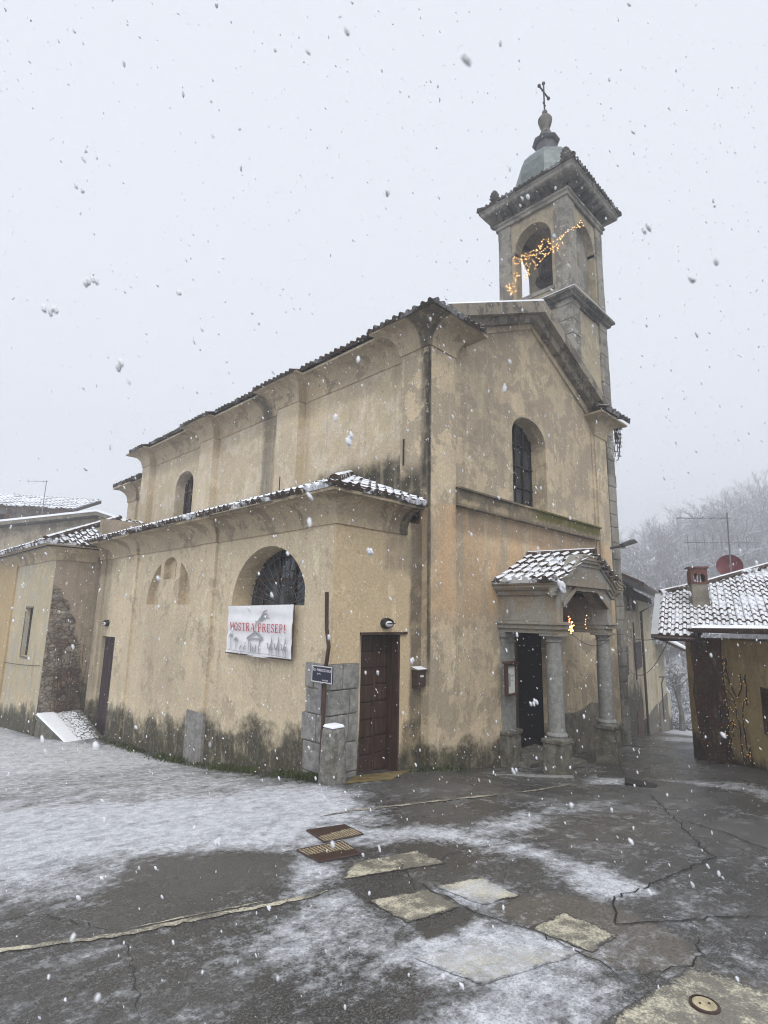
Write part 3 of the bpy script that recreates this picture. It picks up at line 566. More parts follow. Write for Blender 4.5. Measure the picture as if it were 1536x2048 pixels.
# ================================================ BELL TOWER
TX,TY,TS=6.58,.33,2.36; TX1,TY1=TX+TS,TY+TS; TCX,TCY=TX+TS/2,TY+TS/2
BT=empty('bell_tower',(TCX,TCY,-.9),'grey stone bell tower with open arched belfry, tiled eaves and small metal dome','bell tower')
b=MB(); b.box(TX+.06,TY+.06,-2,TX1-.06,TY1-.06,11.45); b.build('shaft',M['towerpl'],BT)
for (x0,y0) in ((TX,TY),(TX1-.48,TY),(TX,TY1-.48),(TX1-.48,TY1-.48)):
    z=-2; b=MB()
    while z<11.4:
        h=random.uniform(.36,.5); j=random.uniform(0,.015); b.box(x0-j,y0-j,z,x0+.48+j,y0+.48+j,min(11.42,z+h-.012)); z+=h
    b.build('corner_quoins',M['tower'],BT,bevel=.012)
b=MB(); b.sweep([(0,11.38),(.10,11.40),(.10,11.46),(.20,11.52),(.20,11.60),(.0,11.66)],[(TX,TY1),(TX,TY),(TX1,TY),(TX1,TY1)][::1],closed=True); b.box(TX,TY,11.3,TX1,TY1,11.62); b.build('belfry_ledge',M['towerdk'],BT)
b=MB(); b.sweep([(.02,11.662),(.19,11.61),(.19,11.63),(.02,11.69)],[(TX,TY1),(TX,TY),(TX1,TY),(TX1,TY1)],closed=True); b.build('ledge_snow',M['snow'],BT)
A=lambda c0,c1:arch(c0,c1,12.02,13.72,14.40,14)
b=MB()
AL=(TY+.56,TY1-.56); AF=(TX+.56,TX1-.56)
b.wall([(TY,11.6),(TY1,11.6),(TY1,14.9),(TY,14.9)],[(A(*AL),.38)],fX(TX+.04),thick=.38)
b.wall([(TY,11.6),(TY1,11.6),(TY1,14.9),(TY,14.9)],[(A(*AL),.38)],fX(TX1-.04,-1),thick=.38)
b.wall([(TX,11.6),(TX1,11.6),(TX1,14.9),(TX,14.9)],[(A(*AF),.38)],fY(TY+.04),thick=.38)
b.wall([(TX,11.6),(TX1,11.6),(TX1,14.9),(TX,14.9)],[(A(*AF),.38)],fY(TY1-.04,-1),thick=.38)
for s_ in (0,): b.box(TX+.4,TY+.4,11.62,TX1-.4,TY1-.4,11.7); b.box(TX+.3,TY+.3,14.75,TX1-.3,TY1-.3,14.85)
b.build('belfry_wall',M['towerpl'],BT)
b=MB(); b.face(A(*AF),fY(TY+.04),.22); b.build('walled_arch',M['tower'],BT)
for (x0,y0) in ((TX,TY),(TX1-.44,TY),(TX,TY1-.44),(TX1-.44,TY1-.44)):
    z=11.64; b=MB()
    for h in (.85,.62,.7,.55,.53):
        j=random.uniform(0,.012); b.box(x0-j,y0-j,z,x0+.44+j,y0+.44+j,min(14.9,z+h-.01)); z+=h
    b.build('belfry_pilaster',M['tower'],BT,bevel=.01)
b=MB()
for (u0,u1) in ((AL[0]-.13,AL[0]),(AL[1],AL[1]+.13)): b=MB(); b.box(TX+.015,u0,13.60,TX+.3,u1,13.74); b.build('arch_impost',M['tower'],BT,bevel=.01)
for (u0,u1) in ((AF[0]-.13,AF[0]),(AF[1],AF[1]+.13)): b=MB(); b.box(u0,TY+.015,13.60,u1,TY+.3,13.74); b.build('arch_impost',M['tower'],BT,bevel=.01)
b=MB(); b.box(TX+.0,AL[0]-.05,11.9,TX+.42,AL[1]+.05,12.03); b.build('arch_sill',M['tower'],BT,bevel=.01)
b=MB(); b.sweep([(0,14.72),(.05,14.72),(.05,14.82),(.10,14.86),(.10,14.92),(.0,14.94)],[(TX,TY1),(TX,TY),(TX1,TY),(TX1,TY1)],closed=True)
b.box(TX+.03,TY+.03,14.9,TX1-.03,TY1-.03,15.26)
b.sweep([(0,15.16),(.36,15.2),(.40,15.24),(.41,15.32),(.46,15.39),(0,15.41)],[(TX,TY1),(TX,TY),(TX1,TY),(TX1,TY1)],closed=True)
b.build('entablature',M['tower'],BT)
for i in range(7):
    t=(i+.5)/7
    for (x,y,dx,dy) in ((TX,TY+TS*t,-1,0),(TX1,TY+TS*t,1,0),(TX+TS*t,TY,0,-1),(TX+TS*t,TY1,0,1)):
        hw=.07; b=MB()
        if dx: b.prism([(0,14.94),(.0,15.2),(.38,15.2),(.36,15.1),(.12,14.98)],lambda u,v,d,x=x,y=y,dx=dx:(x+u*dx,y-hw+d,v),0,2*hw)
        else: b.prism([(0,14.94),(.0,15.2),(.38,15.2),(.36,15.1),(.12,14.98)],lambda u,v,d,x=x,y=y,dy=dy:(x-hw+d,y+u*dy,v),0,2*hw)
        b.build('cornice_bracket',M['towerdk'],BT)
b=MB(); o=.50; W=TS+2*o; sh=.36
for (org,e,v) in (((TX-o,TY-o,15.42),(1,0,0),(0,1,sh)),((TX-o,TY1+o,15.42),(0,-1,0),(1,0,sh)),((TX1+o,TY-o,15.42),(0,1,0),(-1,0,sh)),((TX1+o,TY1+o,15.42),(-1,0,0),(0,-1,sh))):
    tiles(b,org,e,v,[(0,0),(W,0),(W-1.0,1.06),(1.0,1.06)],cw=.15,cl=.3,rh=.045,lip=.02)
for sx,sy in ((-1,-1),(-1,1),(1,-1),(1,1)): ridge(b,[(TCX+sx*(TS/2+o-.03),TCY+sy*(TS/2+o-.03),15.48),(TCX+sx*.75,TCY+sy*.75,15.85)],.08,.4)
b.build('eaves_roof',M['tile'],BT)
b=MB(); b.lathe((TCX,TCY,0),[(1.06,15.6),(1.08,16.1),(1.08,16.45),(1.04,16.8),(.92,17.1),(.70,17.38),(.50,17.5),(.44,17.53)],8,rot=PI/8)
b.build('dome',M['copper'],BT)
b=MB(); b.lathe((TCX,TCY,0),[(.34,17.45),(.34,18.02),(.40,18.05),(.45,18.12),(.45,18.16),(.22,18.30),(.13,18.38)],8,rot=PI/8); b.build('lantern',M['leadgrey'],BT)
b=MB(); b.lathe((TCX,TCY,0),[(.13,18.34),(.17,18.42),(.19,18.50),(.15,18.58),(.13,18.62),(.14,18.68),(.19,18.82),(.23,18.98),(.235,19.06),(.19,19.14),(.09,19.18),(.06,19.24),(.09,19.32),(.09,19.38),(.03,19.44)],16); b.build('bulb_finial',M['towerdk'],BT)
b=MB(); b.tube([(TCX,TCY,19.4),(TCX,TCY,20.5)],.03,6); b.tube([(TCX-.30,TCY,20.18),(TCX+.30,TCY,20.18)],.03,6)
for q in ((0,.36),(-.32,0.0),(.32,0.)): b.ball((TCX+q[0],TCY,20.18+q[1]),.06,8)
b.tube([(TCX-.1,TCY,19.7),(TCX,TCY,19.66),(TCX+.1,TCY,19.7)],.02,5); b.build('cross',M['iron'],BT)
for sx,sy in ((-1,-1),(-1,1),(1,-1),(1,1)):
    b=MB(); px_,py_=TCX+sx*1.25,TCY+sy*1.25
    zf=15.72; K_=.72
    b.lathe((px_,py_,zf-.1),[(.14,0),(.14,.12),(.05,.17),(.06,.20)]+[(q[0]*K_,.06+q[1]*K_) for q in ((.17,.28),(.20,.42),(.17,.60),(.10,.74),(.02,.82))],10)
    for k in range(6):
        for j in range(7):
            a=2*PI*(j+.5*(k%2))/7; r_=[.17,.2,.2,.18,.14,.09][k]*K_; b.ball((px_+r_*math.cos(a),py_+r_*math.sin(a),zf-.04+(.27+k*.085)*K_),.032,5)
    b.build('pinecone_finial',M['towerdk'],BT)
# bell inside
BL=empty('church_bell',(TCX,TCY,13.2),'dark bronze bell hanging from an iron frame inside the tower arch','bell')
b=MB(); b.lathe((TCX-.1,TCY,12.95),[(.46,0),(.44,.06),(.36,.2),(.30,.5),(.27,.7),(.16,.82),(.05,.86)],18); b.build('bell_body',M['iron'],BL,smooth=True)
b=MB(); b.box(TCX-.75,TCY-.08,13.8,TCX+.75,TCY+.08,14.0); b.box(TCX-.1-.14,TCY-.3,13.7,TCX-.1+.14,TCY+.3,13.95); b.build('headstock',M['post'],BL)
b=MB()
for sy in (-.55,.55): b.tube([(TCX-.6,TCY+sy,11.7),(TCX-.1,TCY+sy,12.7),(TCX+.5,TCY+sy,11.7)],.05,5)
for k in range(16): b.tube([(TCX-.35,TCY,12.9),(TCX-.35+.45*math.cos(k*PI/8),TCY+.0,12.9+.45*math.sin(k*PI/8))],.012,3)
b.tube([(TCX-.35+.45*math.cos(k*PI/12),TCY,12.9+.45*math.sin(k*PI/12)) for k in range(25)],.02,4); b.build('swing_frame',M['iron'],BL)
def light_figure(name,loc,label,lines,bulb_r,step,mw,mb_,group=None,jit=.02,wire=.006):
    L=empty(name,loc,label,'string lights',group); w_=MB(); bb=MB(); cnt=0
    for ln in lines:
        P=[Vector(p) for p in ln]; w_.tube(P,wire,4)
        for a,c in zip(P,P[1:]):
            n=max(1,round((c-a).length/step))
            for i in range(n):
                p=a+(c-a)*((i+random.random()*.5)/n)+Vector([random.uniform(-jit,jit) for _ in range(3)]); bb.ball(p,bulb_r*random.uniform(.75,1.2),6); cnt+=1
    w_.build('wire_frame',mw,L); o=bb.build('bulbs',mb_,L)
    if cnt>100: o['kind']='stuff'
    return L
xl=TX-.16
Ls=[[(xl,p[0],p[1]) for p in l] for l in [[(2.12,13.35),(2.03,13.18),(1.9,13.1),(1.82,13.21),(1.93,13.35),(2.04,13.38),(2.12,13.35)],[(1.82,13.31),(1.71,13.33),(1.59,13.3),(1.46,13.31),(1.34,13.3),(1.22,13.28),(1.11,13.38),(1.02,13.51),(0.92,13.46),(0.86,13.34),(0.88,13.23)],[(1.82,13.21),(1.7,13.18),(1.58,13.12),(1.45,13.13),(1.35,13.13),(1.22,13.19),(1.09,13.14),(1.02,13.19),(0.92,13.18),(0.82,13.06)],[(1.73,13.25),(1.59,13.23),(1.47,13.21),(1.36,13.21),(1.26,13.23),(1.19,13.24),(1.05,13.25)],[(1.72,13.17),(1.74,13.06),(1.71,12.92),(1.64,12.78),(1.57,12.66),(1.54,12.54)],[(1.65,13.12),(1.63,12.97),(1.55,12.83),(1.51,12.88),(1.48,12.97)],[(1.59,12.78),(1.61,12.61),(1.67,12.45),(1.7,12.53),(1.68,12.68)],[(1.42,13.01),(1.41,12.93),(1.29,12.81),(1.31,12.71),(1.37,12.66),(1.44,12.58)],[(1.33,13.04),(1.22,12.95),(1.13,12.82),(1.19,12.79),(1.27,12.77)],[(1.06,13.06),(1.04,12.95),(1.1,12.87),(1.13,12.82)],[(1.22,13.4),(1.13,13.39),(1.08,13.45),(1.05,13.3),(1.18,13.33)],[(1.04,12.96),(0.96,12.96),(0.89,12.93),(0.84,13.04),(0.76,13.06),(0.66,13.05),(0.57,13.05),(0.49,13.06),(0.46,13.15)],[(0.81,13.26),(0.73,13.3),(0.65,13.31),(0.55,13.29),(0.51,13.35),(0.42,13.33),(0.34,13.34),(0.3,13.39)],[(0.8,13.14),(0.72,13.11),(0.62,13.08),(0.59,13.15),(0.54,13.2),(0.45,13.21)],[(0.79,13.06),(0.74,12.94),(0.66,12.93),(0.59,12.96),(0.54,13.01)],[(0.52,13.28),(0.44,13.27),(0.4,13.34),(0.32,13.35),(0.21,13.37),(0.13,13.36),(0.05,13.35),(-0.04,13.37),(-0.16,13.31),(-0.2,13.37),(-0.17,13.47),(-0.1,13.48),(-0.08,13.42)],[(0.3,13.39),(0.21,13.39),(0.14,13.4),(0.06,13.4),(-0.01,13.4),(-0.09,13.41)],[(2.11,12.75),(1.98,12.87),(1.93,12.79),(1.88,12.63)],[(2.1,12.57),(1.99,12.59),(2.0,12.79)],[(2.21,12.43),(2.16,12.4),(2.05,12.42),(1.96,12.44)],[(2.33,12.4),(2.22,12.39),(2.13,12.19),(2.16,12.3),(2.0,12.24),(1.92,12.28)],[(2.36,12.58),(2.25,12.48),(2.18,12.23)],[(2.26,12.63),(2.2,12.44),(2.38,12.5)]]]
light_figure('comet_light',(xl,1.,13.1),'gold comet of string lights hanging across the bell tower arch',Ls,.0115,.072,M['twig'],M['bulb'],jit=.025)
print('tower ok')
# ================================================ ANNEX beyond the aisle
AN=empty('annex_building',(-2.5,12.5,-.9),'low ochre annex with crumbling side wall and snowy tiles beyond the church aisle','building')
b=MB(); b.wall([(10.302,-2),(19.5,-2),(19.5,4.05),(10.302,4.05)],[([(11.9,1.08),(12.62,1.08),(12.62,2.4),(11.9,2.4)],.3)],fX(-3.0),thick=.5); b.build('long_wall',M['annex'],AN)
b=MB(); b.box(-2.995,10.3,-2,-1.7,10.36,4.05); b.box(-2.0,10.25,-2,.6,10.4,4.9); b.build('crumbled_wall',M['annexfront'],AN)
b=MB(); b.box(-3.05,14.3,-2,-2.8,19.5,3.9); b.build('ochre_wall',M['orange'],AN)
b=MB(); b.face([(11.9,1.08),(12.62,1.08),(12.62,2.4),(11.9,2.4)],fX(-3.0),.28); WN=b.build('slit_window',M['glass'],AN)
b=MB()
for y in (12.0,12.14,12.28,12.42,12.54): b.tube([(-2.9,y,1.08),(-2.9,y,2.4)],.012,4)
b.build('bars',M['iron'],WN)
b=MB(); b.box(-3.02,11.86,1.02,-2.85,12.66,1.07); b.box(-3.02,12.625,1.07,-2.98,12.66,2.44); b.box(-3.02,11.86,2.405,-2.9,12.66,2.44); b.build('window_sill',M['dado'],WN)
b=MB(); b.sweep(coveprof(3.72,4.06,.36),[(-3.0,19.5),(-3.0,10.3),(-1.95,10.3)]); b.build('annex_cornice',M['cove'],AN)
b=MB(); sa=.46; q_=math.sqrt(1+sa*sa)
tiles(b,(-3.42,9.9,4.06),(0,1,0),(1,0,sa),[(0,0),(9.8,0),(9.8,3.2*q_),(2.6,2.6*q_)],cw=.2)
tiles(b,(-3.42,9.9,4.06),(1,0,0),(0,1,sa),[(0,0),(1.7,0),(3.4,2.0),(3.4,2.9),(2.6,2.6*q_)],cw=.2)
ridge(b,[(-3.38,9.94,4.13),(-.85,12.45,5.3)],.10,.42); ridge(b,[(-.8,12.5,5.32),(-.4,18,5.5)],.1,.42); b.build('annex_roof',M['tile_snow'],AN)
b=MB(); b.box(-3.3,10.0,3.98,-1.9,19.5,4.03); b.build('annex_soffit',M['tile'],AN)
b=MB(); b.prism([(-2.985,-1.5),(-1.97,-1.5),(-2.02,-.1),(-2.14,.35),(-2.08,.8),(-2.22,1.1),(-2.2,1.5),(-2.38,1.75),(-2.36,2.1),(-2.5,2.28),(-2.58,2.6),(-2.72,2.66),(-2.8,2.9),(-2.985,3.0)],fY(10.3),-.025,.05); b.build('exposed_stones',M['rubble_grey'],AN)
# creeper on the crumbled wall
CR=empty('dry_creeper',(-2.35,10.2,-.3),'dry brown creeper climbing the crumbled wall beside the far aisle door','climbing plant')
b=MB(); lf=MB()
for i in range(16):
    x=-2.5+random.uniform(-.2,.35); p=[(x,10.24,-.7)]
    for k in range(8): x+=random.uniform(-.06,.07); p.append((x,10.24-random.uniform(0,.05),-.7+(k+1)*random.uniform(.16,.3)))
    b.tube(p,.006,4)
    for q in p[1:]:
        for _ in range(6):
            c=Vector(q)+Vector((random.gauss(0,.06),-random.uniform(0,.07),random.gauss(0,.1))); d=[Vector([random.uniform(-.03,.03) for _ in range(3)]) for _ in range(3)]
            lf.quad(*[tuple(c+e) for e in d])
b.build('stems',M['twig'],CR); lf.build('dry_leaves',simple('pale_dry_leaves',(.20,.13,.08),.9,.5,6),CR)
# creeper strand hanging at the right corner of the facade
HV=MB()
for i in range(9):
    x,y,z=7.93+random.uniform(-.05,.08),-.2+random.uniform(-.08,.1),7.85; p=[(x,y,z)]
    for k in range(random.randint(4,8)): x+=random.uniform(-.04,.035); y+=random.uniform(-.02,.02); z-=.13; p.append((x,y,z))
    HV.tube(p,.012,4)
    for q in p:
        for _ in range(4): c=Vector(q); HV.tube([c,c+Vector((random.uniform(-.07,.07),random.uniform(-.05,.05),-.06))],.006,3)
tag(rebase(HV.build('hanging_creeper',M['twig']),(7.93,-.2,7.0)),'withered creeper strand hanging from the eaves at the right corner of the facade','climbing plant')
# stone ramp with snow
RP=empty('stone_ramp',(-2.45,9.3,-.7),'snow covered cobbled ramp leading up to the far aisle door','ramp')
b=MB(); zr0,zr1=-.66,-.22
b.hull8([(-2.80,8.30,-1.3),(-1.95,8.55,-1.3),(-1.95,10.24,-1.3),(-3.0,10.24,-1.3)],[(-2.80,8.30,zr0+.03),(-1.95,8.55,zr0+.03),(-1.95,10.24,zr1),(-3.0,10.24,zr1)]); b.build('ramp_body',M['plinth'],RP,bevel=.01)
b=MB(); b.hull8([(-2.82,8.28,zr0+.032),(-2.50,8.36,zr0+.032),(-2.60,10.24,zr1),(-3.02,10.24,zr1)],[(-2.80,8.31,zr0+.065),(-2.51,8.39,zr0+.06),(-2.61,10.24,zr1+.035),(-2.99,10.24,zr1+.045)]); b.build('snow_strip',M['snow'],RP,bevel=.01)
def cob():
    n=N('snowy_cobble_ramp'); e=n.vor(9,vec=n.scale(1,1.2,1,2.),feat='DISTANCE_TO_EDGE'); nn=n.noise(6,6,.7,vec=n.scale(1,2.6,1,1.)); q=n.noise(2,4)
    c=n.mix(n.noise(9),(.05,.055,.03),(.13,.12,.10)); mk=n.ss(n.add(n.mul(n.ss(e,0,.10),.5),n.add(nn,n.mul(n.sub(n.X,-2.3),-.9))),.72,.9); n.bump(n.ss(e,0,.12),.7,.03); return n.fin(n.mix(mk,c,SNOW),.9)
b=MB(); b.hull8([(-2.52,8.37,zr0),(-1.97,8.54,zr0),(-1.97,10.24,zr1-.03),(-2.62,10.24,zr1-.03)],[(-2.52,8.37,zr0+.048),(-1.97,8.54,zr0+.048),(-1.97,10.24,zr1+.018),(-2.62,10.24,zr1+.018)]); b.build('cobbled_surface',cob(),RP)
# ================================================ LEFT BACKGROUND HOUSES
def P26(px,py,pz): return (px,py,pz)
H1=empty('brick_house',(-1.5,31,0),'grey rubble house with brick framed opening and snowy tiles behind the annex','house')
e1=Vector((.55,-.53,0)).normalized(); o1=Vector((-4.5,33.9,0))
def loc(o,e,u,d,z): n=Vector((-e.y,e.x,0)); p=o+e*u+n*d; return (p.x,p.y,z)
b=MB(); k_=1.3
f_=lambda u,v,d:loc(o1,e1,u,d,v)
b.wall([(0,-3),(8.5,-3),(8.5,8.0),(0,8.3)],[([(3.9,6.3),(5.1,6.3),(5.1,7.55),(3.9,7.55)],.5)],f_,thick=4); b.build('wall',M['rubble_grey'],H1)
b=MB(); b.face([(3.9,6.3),(5.1,6.3),(5.1,7.55),(3.9,7.55)],f_,.45); b.build('window',M['black'],H1)
b=MB(); b.prism([(3.2,5.6),(3.88,5.6),(3.88,7.6),(3.2,7.6)],f_,-.03,.02); b.prism([(5.12,6.2),(5.4,6.2),(5.4,7.5),(5.12,7.5)],f_,-.03,.02); b.build('brick_surround',M['brick'],H1)
b=MB(); n1=Vector((-e1.y,e1.x,0)); tiles(b,loc(o1,e1,-.8,-.6,8.15),(e1.x,e1.y,-.035),(n1.x,n1.y,.38),[(0,0),(10,0),(10,3.2),(0,3.2)],cw=.25,cl=.5,rh=.04,lip=.02); b.hull8([loc(o1,e1,-.8,-.55,7.95),loc(o1,e1,9.2,-.55,7.6),loc(o1,e1,9.2,2.4,8.7),loc(o1,e1,-.8,2.4,9.05)],[loc(o1,e1,-.8,-.55,8.12),loc(o1,e1,9.2,-.55,7.78),loc(o1,e1,9.2,2.4,8.9),loc(o1,e1,-.8,2.4,9.22)]); b.build('roof',M['tile_snow'],H1)
H2=empty('gabled_house',(0,23,0),'tan gabled house with thin snowy roof slab just behind the annex roof','house')
e2=Vector((.69,-.72,0)).normalized(); o2=Vector((-2.6,26.3,0)); f2=lambda u,v,d:loc(o2,e2,u,d,v); n2=Vector((-e2.y,e2.x,0))
b=MB(); b.wall([(-4,-3),(7.4,-3),(7.4,6.2),(6.0,6.72),(0.9,6.10),(-4,5.2)],[],f2,thick=5); b.build('wall',M['alleydk'],H2)
b=MB()
for a,c in (((-4.4,5.18),(.9,6.12)),((.9,6.12),(6.05,6.76)),((6.05,6.76),(7.9,6.2))):
    b.hull8([f2(a[0],a[1],-.5),f2(c[0],c[1],-.5),f2(c[0],c[1],5.),f2(a[0],a[1],5.)],[f2(a[0],a[1]+.16,-.5),f2(c[0],c[1]+.16,-.5),f2(c[0],c[1]+.16,5.),f2(a[0],a[1]+.16,5.)])
b.build('roof_slab',M['dado'],H2)
b=MB()
for a,c in (((-4.4,5.36),(.9,6.30)),((.9,6.30),(6.05,6.94)),((6.05,6.94),(7.9,6.38))):
    b.hull8([f2(a[0],a[1],-.48),f2(c[0],c[1],-.48),f2(c[0],c[1],5.),f2(a[0],a[1],5.)],[f2(a[0],a[1]+.1,-.46),f2(c[0],c[1]+.1,-.46),f2(c[0],c[1]+.1,5.),f2(a[0],a[1]+.1,5.)])
b.build('roof_snow',M['snow'],H2)
def antenna(name,base,h,label,booms,rot=0,dishes=None,lean=(0,0)):
    A_=empty(name,base,label,'antenna'); b=MB(); B=Vector(base); T=B+Vector((lean[0],lean[1],h)); b.tube([B,T],.02,6); b.build('mast',M['steel'],A_)
    for (f,L0,L1,n,el,tilt) in booms:
        b=MB(); c=B+(T-B)*f; ax=Vector((math.cos(rot),math.sin(rot),0)); side=Vector((0,0,1)) if tilt else Vector((-ax.y,ax.x,0))
        b.tube([c+ax*L0,c+ax*L1],.011,4)
        for i in range(n):
            q=c+ax*(L0+(L1-L0)*(i+.3)/n); e=el*(1-.3*i/n); b.tube([q-side*e,q+side*e],.007,4)
        b.build('boom',M['steel'],A_)
    return A_
antenna('tv_antenna',(-.1,25.4,6.8),2.0,'thin mast antenna on the gabled roof at the far left',[(.97,-1.0,.1,3,.08,1),(.38,-1.0,.5,6,.24,1)],rot=-.75)
# ================================================ ALLEY HOUSES (row running down behind the church)
ad=Vector((math.sin(math.radians(76)),math.cos(math.radians(76)),0)); ao=Vector((19.1,3.6,0)); an=Vector((-ad.y,ad.x,0))
def fa(u,v,d): p=ao+ad*u+an*d; return (p.x,p.y,v)
A1=empty('alley_house',tuple(fa(-2,-2.2,0)),'tall narrow plastered house with brown eaves down the alley behind the church','house')
def rect(a,c,z0,z1): return [(a,z0),(c,z0),(c,z1),(a,z1)]
wins=[(rect(-4.35,-3.95,2.8,3.4),.15),(rect(-2.75,-2.3,2.8,3.4),.15)]
b=MB(); b.wall(rect(-9,-1.0,-5,3.55),[],fa,thick=5); b.build('stained_wall',M['alleydk'],A1)
b=MB(); b.wall([(-1.0,-5),(4.3,-5),(4.3,3.45),(-1.0,3.5)],[],lambda u,v,d:fa(u,v,d-.03),thick=5); b.build('cream_wall',M['alley'],A1)
for (u0,u1,z0,z1) in ((-4.4,-4.0,2.75,3.35),(-2.8,-2.4,2.75,3.35),(-3.15,-1.35,.45,1.5),(-6.2,-5.5,.45,1.45)):
    b=MB(); n_=max(1,round((u1-u0)/.45)); 
    for i in range(n_):
        a=u0+(u1-u0)*i/n_; b.prism(rect(a+.02,a+(u1-u0)/n_-.02,z0,z1),fa,-.10,-.045)
        for k in range(8): zz=z0+(z1-z0)*(k+.5)/8; b.prism(rect(a+.05,a+(u1-u0)/n_-.05,zz-.015,zz+.015),fa,-.115,-.10)
    b.build('shutter',M['shutter'],A1)
b=MB(); b.hull8([fa(-9,3.5,-1.0),fa(5.0,3.25,-1.0),fa(5.0,5.6,4),fa(-9,5.9,4)],[fa(-9,3.62,-1.0),fa(5.0,3.37,-1.0),fa(5.0,5.7,4),fa(-9,6.,4)]); 
b.hull8([fa(-9,3.3,-.08),fa(4.6,3.2,-.08),fa(4.6,3.3,.3),fa(-9,3.3,.3)],[fa(-9,3.75,-.08),fa(4.6,3.5,-.08),fa(4.6,3.6,.3),fa(-9,3.8,.3)])
RFa=b.build('roof',M['tile_thin'],A1)
b=MB(); b.tube([fa(-9,3.50,-1.06),fa(5.05,3.24,-1.06)],.08,8); b.tube([fa(5.0,3.22,-1.0),fa(4.35,3.0,-.2)],.05,6); b.build('gutter',M['brown_metal'],RFa)
b=MB(); b.tube([fa(.2,3.35,-1.0),fa(-.9,2.75,-.12),fa(-.95,-3.4,-.12)],.055,8); b.build('downpipe',M['brown_metal'],A1)
b=MB(); b.tube([fa(-3.55,2.3,-.1),fa(-3.5,.1,-.1)],.03,6); b.build('conduit',M['brown_metal'],A1)
b=MB(); b.prism(rect(-1.0,4.3,-5,-1.75),fa,-.06,.0); b.build('dark_dado',M['dado'],A1)
b=MB(); b.prism([(-3.6,-3),(-1.9,-3),(-1.9,-1.4),(-2.4,-1.0),(-3.3,-1.2)],fa,-.035,.1); b.build('brick_patch',M['rubble'],A1)
def chimney(name,u,d,z,h,lab,wd=.5,brick=True):
    c=empty(name,fa(u,z,d),lab,'chimney') if lab else None
    b=MB(); p=fa(u,z,d); b.box(p[0]-wd/2,p[1]-wd/2,p[2]-1.2,p[0]+wd/2,p[1]+wd/2,p[2]+h); st=b.build('chimney',M['brick'] if brick else M['dado'],A1)
    b=MB(); b.box(p[0]-wd/2-.06,p[1]-wd/2-.06,p[2]+h+.002,p[0]+wd/2+.06,p[1]+wd/2+.06,p[2]+h+.07); b.box(p[0]-wd/2-.04,p[1]-wd/2-.04,p[2]+h+.072,p[0]+wd/2+.04,p[1]+wd/2+.04,p[2]+h+.13); b.build('chimney_cap',M['granite_snow'],st)
chimney('c',-2.0,1.2,4.4,.75,None,.75); chimney('c',.6,.9,4.2,.30,None,.6,False); chimney('c',2.6,.9,4.0,.35,None,.6,False)
A2=empty('low_alley_house',tuple(fa(8,-3.5,0)),'lower cream house with snowy lean roof at the bottom of the alley','house')
b=MB(); b.wall([(4.3,-6),(9.3,-6),(9.3,1.0),(4.3,1.2)],[],lambda u,v,d:fa(u,v,d-.12),thick=4); b.build('wall',M['alley'],A2)
b=MB(); b.prism(rect(4.3,9.3,-6,-1.72),fa,-.16,-.12); b.build('dark_dado',M['dado'],A2)
b=MB(); b.hull8([fa(4.2,.85,-1.5),fa(10.2,.55,-1.5),fa(10.2,1.75,.6),fa(4.2,1.9,.6)],[fa(4.2,1.0,-1.5),fa(10.2,.70,-1.5),fa(10.2,1.9,.6),fa(4.2,2.05,.6)]); b.build('roof',M['brown_metal'],A2)
b=MB(); b.hull8([fa(4.2,1.003,-1.48),fa(10.2,.703,-1.48),fa(10.2,1.903,.6),fa(4.2,2.053,.6)],[fa(4.2,1.1,-1.45),fa(10.2,.80,-1.45),fa(10.2,2.0,.6),fa(4.2,2.15,.6)]); b.build('roof_snow',M['snow'],A2)
A3=tag(None or empty('garden_wall',tuple(fa(11,-4,0)),'short plastered garden wall with snow on top beyond the low alley house','wall'))if False else empty('garden_wall',tuple(fa(11,-4,0)),'short plastered garden wall with snow on top beyond the low alley house','wall')
b=MB(); b.wall([(9.3,-6),(12.8,-6),(12.8,-3.0),(12.0,-2.1),(9.3,-1.5)],[],lambda u,v,d:fa(u,v,d-.05),thick=.4); b.build('wall',M['alley'],A3)
b=MB(); b.prism([(9.3,-1.495),(12.0,-2.095),(12.8,-2.995),(12.85,-2.9),(12.05,-1.97),(9.3,-1.35)],fa,-.1,.4); b.build('snow_cap',M['snow'],A3)
# street lamp on a bracket down the alley, and on the church corner
def box_lamp(pos,lab):
    L=empty('wall_spotlight',pos,lab,'lamp'); x,y,z=pos; b=MB(); b.box(x-.28,y-.12,z,x+.28,y+.12,z+.06); b.build('housing',M['steel'],L)
    b=MB(); b.tube([(x,y,z),(x,y+.1,z-.25),(x,y+.1,z-2.0)],.03,6); b.build('pipe',M['brown_metal'],L)
box_lamp(fa(3.2,-.35,-.5),'small spotlight with vertical pipe on the cream alley house')
SLp=empty('street_lamp',(7.7,-.1,4.3),'flat grey street lamp on a short arm at the right edge of the facade','street lamp')
b=MB(); b.tube([(7.45,.02,4.27),(7.9,-.1,4.36)],.035,8); b.build('arm',M['iron'],SLp)
b=MB(); 
b.hull8([(7.85,-.22,4.33),(8.5,-.36,4.50),(8.55,-.10,4.50),(7.88,.0,4.33)],[(7.9,-.18,4.42),(8.42,-.30,4.60),(8.46,-.14,4.60),(7.92,-.04,4.42)]); hd=b.build('lamp_head',M['iron'],SLp,bevel=.02)
b=MB(); b.hull8([(7.98,-.22,4.30),(8.4,-.31,4.42),(8.44,-.14,4.42),(8.0,-.06,4.30)],[(7.95,-.21,4.36),(8.42,-.32,4.48),(8.46,-.13,4.48),(7.97,-.05,4.36)]); b.build('lamp_glass',M['white'],hd,bevel=.015)
